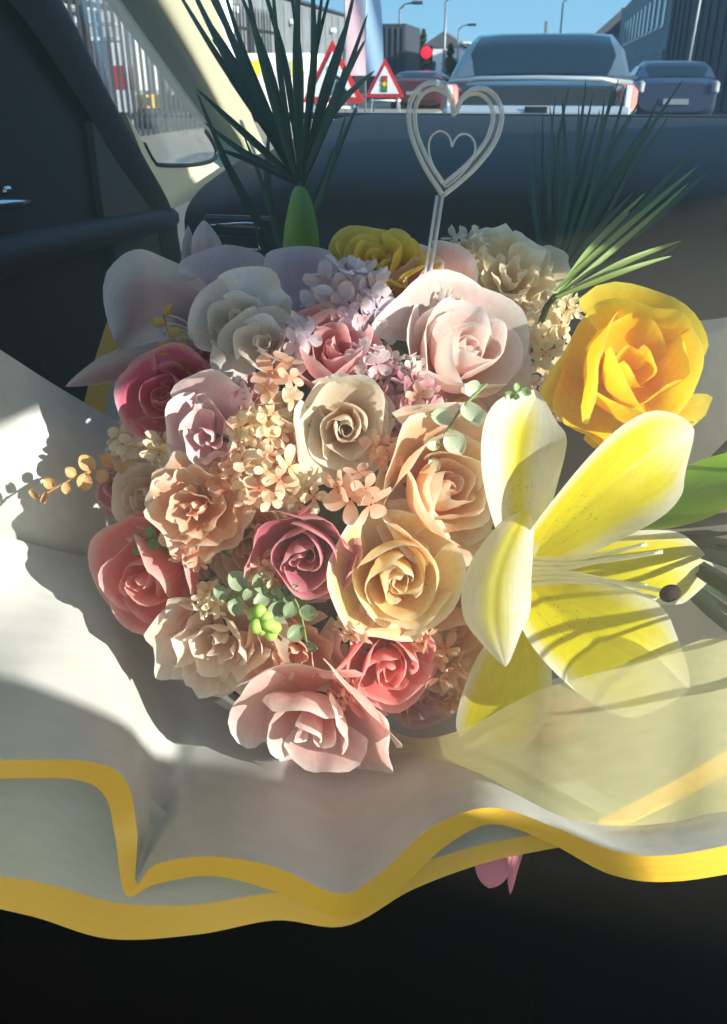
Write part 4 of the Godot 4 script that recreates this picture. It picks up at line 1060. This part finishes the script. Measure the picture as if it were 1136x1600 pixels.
func lily() -> void:
	var o := thing("yellow_lily", "large yellow and white open lily with long stamens at the right front", "lily", at(815, 890, 0.545), "lilies in the bouquet")
	var y := hexl("f6e400")
	var y2 := hexl("f8ee18")
	var w := hexl("fafaec")
	var col := lily_color(y, y2, w, 0.62, 1.02)
	var colw := lily_color(y2, hexl("eeeb7a"), w, 0.1, 0.7)
	# up
	wpart("petal", strip(pxline([[815, 880, 0.55], [812, 800, 0.53], [812, 720, 0.518], [822, 660, 0.525], [842, 612, 0.55]]), tepal_w(0.0255, 0.62), toward(Vector3(0.05, 0.1, 1)), 0.4, lily_color(y, y2, w, 0.0, 0.6), 24, 30, 0.07, 0.04), M.lily, o)
	# up right, broad
	wpart("petal", strip(pxline([[815, 885, 0.555], [880, 830, 0.53], [960, 760, 0.515], [1030, 705, 0.52], [1085, 672, 0.54]]), tepal_w(0.0305, 0.6), toward(Vector3(0.3, -0.15, 1)), 0.45, col, 24, 30, 0.07, 0.04), M.lily, o)
	# right
	wpart("petal", strip(pxline([[815, 892, 0.56], [900, 885, 0.545], [990, 885, 0.54], [1060, 888, 0.545], [1118, 892, 0.56]]), tepal_w(0.0235, 0.66), toward(Vector3(0.2, 0.1, 1)), 0.35, col, 24, 30, 0.07, 0.04), M.lily, o)
	# lower right, broad
	wpart("petal", strip(pxline([[818, 905, 0.555], [870, 950, 0.535], [940, 1000, 0.52], [1010, 1040, 0.52], [1078, 1075, 0.535]]), tepal_w(0.0385, 0.58), toward(Vector3(0.35, 0.1, 1)), 0.3, col, 24, 30, 0.07, 0.04), M.lily, o)
	# left, rolled towards the viewer
	wpart("petal", strip(pxline([[822, 800, 0.535], [795, 850, 0.515], [776, 910, 0.503], [774, 975, 0.5], [790, 1042, 0.51]]), tepal_w(0.0205, 0.6), toward(Vector3(-0.35, 0.0, 1)), -0.3, colw, 24, 30, 0.07, 0.04), M.lily_plain, o)
	# lowest, behind
	wpart("petal", strip(pxline([[822, 960, 0.57], [805, 1030, 0.56], [785, 1100, 0.555], [765, 1150, 0.56], [745, 1195, 0.57]]), tepal_w(0.029, 0.5), toward(Vector3(0, -0.2, 1)), 0.3, col, 24, 30, 0.07, 0.04), M.lily_plain, o)
	# stamens
	var ends := [[1010, 850, 0.49], [1035, 862, 0.485], [1000, 868, 0.495], [1045, 925, 0.48], [1010, 915, 0.49], [1025, 935, 0.488]]
	for k in ends.size():
		var e: Array = ends[k]
		wpart("stamen", tube_mesh(smooth_line(pxline([[812, 870 + k * 9, 0.55], [880, 874 + k * 7, 0.525], [945, lerpf(880.0 + k * 3, e[1], 0.5) + 4 * sin(k * 2.0), 0.505], e]), 14), 0.0017, 0.0012, 8), M.filament, o)
	var tip := SphereMesh.new()
	tip.radius = 0.0056; tip.height = 0.0096; tip.radial_segments = 14; tip.rings = 8
	var an := obj("anther", tip, M.anther, o, at(1047, 927, 0.478) - o.position)
	an.basis = cam_basis * Basis(Vector3.BACK, 0.4)
	an.scale = Vector3(1.1, 1.0, 0.8)
	# second lily petals lower, behind the veil of paper
	var c := thing("coral_petals", "coral petals showing dimly through the paper below the lily", "flower", at(880, 1130, 0.57))
	wpart("petal", strip(pxline([[800, 1150, 0.57], [860, 1120, 0.56], [930, 1080, 0.56]]), tepal_w(0.016, 0.5), toward(), 0.3, lily_color(hexl("e08a6a"), hexl("eb9a80"), hexl("f0b8a0"), 0.3, 0.9)), M.lily_plain, c)
	wpart("petal", strip(pxline([[780, 1170, 0.57], [860, 1165, 0.56], [930, 1140, 0.56]]), tepal_w(0.013, 0.5), toward(), 0.3, lily_color(hexl("e08a6a"), hexl("eb9a80"), hexl("f0b8a0"), 0.3, 0.9)), M.lily_plain, c)

# ---------- greenery ----------
func blade_mesh(a: Array, b: Array, bow: Vector3, w: float) -> ArrayMesh:
	var p := at(a[0], a[1], a[2])
	var q := at(b[0], b[1], b[2])
	var mid := p.lerp(q, 0.5) + bow
	return strip([p, p.lerp(mid, 0.55) + bow * 0.1, mid, mid.lerp(q, 0.5) + bow * 0.15, q], func(v: float) -> float: return w * (0.22 + 0.78 * sin(minf(1.0, v * 1.7 + 0.06) * PI * 0.5)) * pow(1.0 - v, 0.55), toward(Vector3(rnd(-0.6, 0.6), 0, 1)), 0.5, null, 2, 14)
func palm(label: String, base: Array, tips: Array, w: float, stem: Array, sag := 0.0, m: Material = null) -> void:
	var o := thing("palm_leaf", label, "palm leaf", at(base[0], base[1], base[2]), "palm fans in the bouquet")
	rng.seed = int(base[0] * 3 + base[1])
	for t in tips:
		var bow := cam_basis * Vector3(rnd(-0.008, 0.008), rnd(-0.006, 0.006), rnd(0.0, 0.012) - sag)
		wpart("blade", blade_mesh([base[0] + rnd(-5, 5), base[1] + rnd(-8, 8), base[2]], t, bow, w * rnd(0.8, 1.15)), m if m else M.palm, o)
	wpart("stem", tube_mesh(smooth_line(pxline(stem), 10), 0.0022, 0.0028), M.palm, o)

func leaf_disc(rad: float, c0: Color, c1: Color, cup: float) -> ArrayMesh:
	var f := func(uu: float, v: float) -> Vector3:
		var u := uu * 2.0 - 1.0
		var w := pow(sin(clampf(v * 0.97 + 0.015, 0.0, 1.0) * PI), 0.62)
		return Vector3(u * w * rad * 0.82, cup * rad * (u * u * 0.7 + v * v * 0.5), v * rad * 2.0)
	return grid(6, 7, f, func(uu: float, v: float) -> Color: return c0.lerp(c1, maxf(absf(uu * 2 - 1), v) * 0.8))
func sprig(label: String, category: String, pts: Array, count: int, rad: float, c0: String, c1: String, stem_mat: Material, called := "eucalyptus_sprig") -> void:
	var line := pxline(pts)
	var o := thing(called, label, category, line[0], "leafy sprigs in the bouquet")
	rng.seed = int(pts[0][0] * 5 + pts[0][1])
	wpart("stem", tube_mesh(smooth_line(line, 12), 0.0011, 0.0007, 6), stem_mat, o)
	var ms := [leaf_disc(rad, hexl(c0), hexl(c1), 0.3), leaf_disc(rad, hexl(c0), hexl(c1), 0.7), leaf_disc(rad * 0.8, hexl(c1), hexl(c0), 0.5)]
	for k in count:
		var t := (k + 0.7) / count
		var p := cr(line, t)
		var tan_ := (cr(line, minf(1, t + 0.03)) - cr(line, maxf(0, t - 0.03))).normalized()
		var out := (facing(Vector3(0, 0, 1)).cross(tan_) * (1.0 if k % 2 else -1.0) + tan_ * 0.5 + facing(Vector3(0, 0, 1)) * rnd(-0.3, 0.6)).normalized()
		var up := (facing(Vector3(rnd(-0.5, 0.5), rnd(-0.5, 0.5), 1))).normalized()
		var side := up.cross(out).normalized()
		var l := obj("leaf", ms[k % 3], M.leaf, o)
		l.transform = Transform3D(Basis(side, out.cross(side).normalized(), out).scaled(Vector3.ONE * rnd(0.7, 1.1) * lerpf(1.0, 0.7, t)), p - o.position)

func greenery() -> void:
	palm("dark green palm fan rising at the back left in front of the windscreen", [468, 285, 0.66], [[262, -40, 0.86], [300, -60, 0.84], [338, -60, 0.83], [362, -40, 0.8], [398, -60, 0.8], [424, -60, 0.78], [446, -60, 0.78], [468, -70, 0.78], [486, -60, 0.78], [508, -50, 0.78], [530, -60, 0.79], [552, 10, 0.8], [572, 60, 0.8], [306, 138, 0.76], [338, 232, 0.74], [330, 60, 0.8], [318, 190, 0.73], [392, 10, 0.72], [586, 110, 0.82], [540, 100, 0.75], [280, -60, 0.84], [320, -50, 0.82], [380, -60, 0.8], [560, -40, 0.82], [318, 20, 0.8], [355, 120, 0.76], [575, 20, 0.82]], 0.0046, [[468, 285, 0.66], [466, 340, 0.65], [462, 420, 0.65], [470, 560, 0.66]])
	palm("shaded lower palm fan behind the flower tops", [450, 420, 0.66], [[306, 140, 0.78], [340, 236, 0.76], [380, 210, 0.78], [420, 200, 0.78], [540, 180, 0.78], [520, 230, 0.78], [560, 160, 0.8], [395, 330, 0.72]], 0.0045, [[450, 420, 0.66], [455, 480, 0.66], [460, 560, 0.67]])
	palm("dim green palm fan at the back right before the dashboard", [858, 462, 0.66], [[836, 190, 0.84], [858, 160, 0.86], [878, 150, 0.86], [905, 150, 0.86], [928, 140, 0.86], [945, 150, 0.85], [968, 120, 0.86], [990, 170, 0.85], [1012, 190, 0.84], [1046, 180, 0.84], [1070, 120, 0.85], [1086, 262, 0.82], [1100, 272, 0.8], [820, 260, 0.8], [1064, 380, 0.76], [1040, 400, 0.74], [1000, 230, 0.78], [870, 230, 0.74], [900, 250, 0.75], [935, 240, 0.76], [848, 175, 0.86], [868, 150, 0.87], [890, 130, 0.87], [916, 120, 0.87], [938, 170, 0.86], [958, 135, 0.86], [980, 130, 0.87], [1002, 150, 0.86], [1030, 150, 0.85], [1058, 140, 0.86], [1094, 220, 0.83], [1110, 265, 0.82], [828, 220, 0.84], [1020, 230, 0.8], [1050, 300, 0.79], [990, 300, 0.74]], 0.0034, [[858, 462, 0.66], [850, 500, 0.66], [830, 580, 0.67]])
	palm("few palm blades coloured lighter to imitate sunlight, spreading right above the golden rose", [868, 462, 0.6], [[1092, 258, 0.66], [1078, 284, 0.65], [1066, 376, 0.62], [1010, 300, 0.66], [1050, 400, 0.61], [985, 330, 0.65]], 0.0032, [[868, 462, 0.6], [850, 490, 0.62], [835, 560, 0.65]], 0.0, M.palm_sunlit)
	palm("green palm fan at the right edge behind the lily", [1000, 832, 0.61], [[1190, 636, 0.56], [1230, 664, 0.54], [1270, 700, 0.52], [1360, 790, 0.46], [1400, 830, 0.44], [1460, 880, 0.41], [1500, 925, 0.39], [1500, 978, 0.38], [1500, 1019, 0.38], [1500, 1060, 0.38], [1490, 1101, 0.38], [1480, 1142, 0.385], [1470, 1183, 0.39], [1250, 1030, 0.6], [1220, 990, 0.62]], 0.0052, [[1000, 832, 0.61], [940, 850, 0.63], [860, 880, 0.66]], 0.035)
	# broad leaves
	var g := lily_color(hexl("5f9a10"), hexl("6fae12"), hexl("8fc22a"), 0.3, 1.0)
	var o := thing("lily_leaf", "bright green pointed leaf standing up in front of the left palm", "leaf", at(470, 400, 0.64), "broad green leaves")
	wpart("blade", strip(pxline([[470, 430, 0.64], [470, 380, 0.63], [470, 335, 0.635], [468, 290, 0.65]]), func(v: float) -> float: return 0.0142 * pow(1.0 - v * v, 0.6), toward(Vector3(0.15, 0, 1)), 0.6, lily_color(hexl("4f7a1e"), hexl("5d8a2a"), hexl("7aa648"), 0.3, 1.0)), M.leaf, o)
	o = thing("lily_leaf", "bright lime green leaf at the right edge between lily petal and palm", "leaf", at(1060, 790, 0.58), "broad green leaves")
	wpart("blade", strip(pxline([[1000, 815, 0.6], [1070, 780, 0.575], [1140, 745, 0.56], [1230, 700, 0.55]]), func(v: float) -> float: return 0.0185 * sin(clampf(v * 0.85 + 0.1, 0, 1) * PI), toward(Vector3(0, 0.3, 1)), 0.35, g), M.leaf, o)
	# sprigs
	sprig("sunlit peach leaf sprig reaching out over the white paper at the left", "leaf sprig", [[230, 690, 0.6], [180, 725, 0.585], [120, 745, 0.575], [60, 778, 0.575]], 13, 0.0078, "e0a078", "ecc880", M.peach_stem, "peach_sprig")
	sprig("peach and yellow leaf sprig over the hot pink rose", "leaf sprig", [[330, 600, 0.6], [300, 570, 0.575], [270, 540, 0.565], [255, 490, 0.57]], 9, 0.0085, "d0a070", "d8c25a", M.peach_stem, "peach_sprig")
	sprig("grey green eucalyptus sprig with rounded leaves below the mauve rose", "eucalyptus", [[470, 960, 0.545], [430, 935, 0.53], [395, 920, 0.525], [355, 935, 0.53]], 9, 0.009, "6f8a68", "a9bb96", M.stem)
	sprig("drooping eucalyptus sprig right of the green buds", "eucalyptus", [[430, 920, 0.54], [455, 930, 0.53], [470, 960, 0.53], [480, 1010, 0.54]], 6, 0.0085, "6f8a68", "9fb08c", M.stem)
	sprig("small fine green sprig above the coral rose on the left", "leaf sprig", [[280, 870, 0.575], [255, 852, 0.56], [235, 842, 0.558], [214, 850, 0.56]], 8, 0.0052, "4f8a3c", "86b86a", M.stem, "green_sprig")
	sprig("pale whitish green leaves under the white rose", "eucalyptus", [[760, 600, 0.53], [720, 640, 0.52], [695, 680, 0.52], [670, 720, 0.525]], 6, 0.0095, "b9cfae", "dfe8d2", M.stem)
	sprig("fine green sprig at the tip of the lily's upper petal", "leaf sprig", [[790, 640, 0.54], [800, 620, 0.53], [815, 608, 0.53]], 5, 0.0045, "5f9a4c", "a6c88a", M.stem, "green_sprig")
	sprig("pale green leaves by the peach carnation", "eucalyptus", [[360, 870, 0.56], [335, 850, 0.55], [330, 820, 0.555]], 4, 0.008, "8fa884", "c2d2b4", M.stem)
	sprig("pale leaves beside the cream rose's left rim", "eucalyptus", [[470, 700, 0.55], [462, 660, 0.535], [470, 630, 0.535]], 4, 0.0095, "aab98a", "dde2c0", M.stem)
	sprig("pale narrow leaves left of the eucalyptus in shade", "eucalyptus", [[345, 960, 0.575], [330, 930, 0.565], [328, 900, 0.565]], 4, 0.009, "93a38c", "b9c4ac", M.stem)
	# light green buds
	var b := thing("bud_cluster", "cluster of bright light green buds lit by the sun below the eucalyptus", "flower buds", at(410, 970, 0.53))
	var bud := SphereMesh.new()
	bud.radius = 0.0042; bud.height = 0.0098; bud.radial_segments = 12; bud.rings = 8
	rng.seed = 4
	var bm := mat(Color("9cc257"), 0.5)
	for q in [[396, 960], [406, 955], [416, 966], [404, 970], [420, 975], [412, 982], [428, 980], [424, 990], [400, 978]]:
		var n := obj("bud", bud, bm, b, at(q[0], q[1], 0.522 + rnd(-0.004, 0.004)) - b.position)
		n.rotation = Vector3(rnd(-1, 1), 0, rnd(-1, 1))
	wpart("stem", tube_mesh(smooth_line(pxline([[440, 1000, 0.54], [425, 985, 0.53], [400, 960, 0.526]]), 6), 0.001, 0.0008, 6), M.stem, b)

# ---------- heart pick ----------
func heart_pts(cx: float, cy: float, s: float, d: float) -> Array:
	var shape := [[-20, 120], [-48, 76], [-68, 28], [-72, -12], [-62, -40], [-40, -54], [-18, -48], [-4, -28], [0, -6], [10, -28], [28, -44], [50, -44], [68, -26], [73, 4], [60, 42], [26, 84], [-18, 121]]
	var out := []
	for p in shape: out.append(at(cx + p[0] * s, cy + p[1] * s, d))
	return out
func heart_pick() -> void:
	var o := thing("heart_pick", "clear acrylic heart pick on a stem with a small heart inside, standing above the flowers", "flower pick", at(655, 465, 0.6))
	var d := 0.6
	wpart("outer_heart", tube_mesh(smooth_line(heart_pts(711, 184, 1.0, d), 72), 0.0018, 0.0018, 8), M.acrylic, o)
	wpart("inner_heart", tube_mesh(smooth_line(heart_pts(709, 185, 0.84, d), 72), 0.0016, 0.0016, 8), M.acrylic, o)
	wpart("small_heart", tube_mesh(smooth_line(heart_pts(706, 232, 0.5, d), 60), 0.0008, 0.0008, 6), M.acrylic, o)
	var ring := func(u: float, v: float) -> Vector3:
		return cr(heart_pts(711, 184, 1.0, d + 0.0006), u).lerp(cr(heart_pts(709, 185, 0.84, d + 0.0006), u), v)
	wpart("plate", grid(72, 2, ring), M.acrylic_plate, o)
	wpart("stem_edge", tube_mesh(pxline([[683, 306, d], [670, 390, d], [656, 470, d]]), 0.0011, 0.0011, 6), M.acrylic, o)
	wpart("stem_edge", tube_mesh(pxline([[692, 306, d], [679, 390, d], [665, 470, d]]), 0.0011, 0.0011, 6), M.acrylic, o)
	wpart("stem", prism(pxline([[683, 306, d + 0.001], [692, 306, d + 0.001], [665, 470, d + 0.001], [656, 470, d + 0.001]]), facing(Vector3(0, 0, -1)) * 0.001), M.acrylic_plate, o)
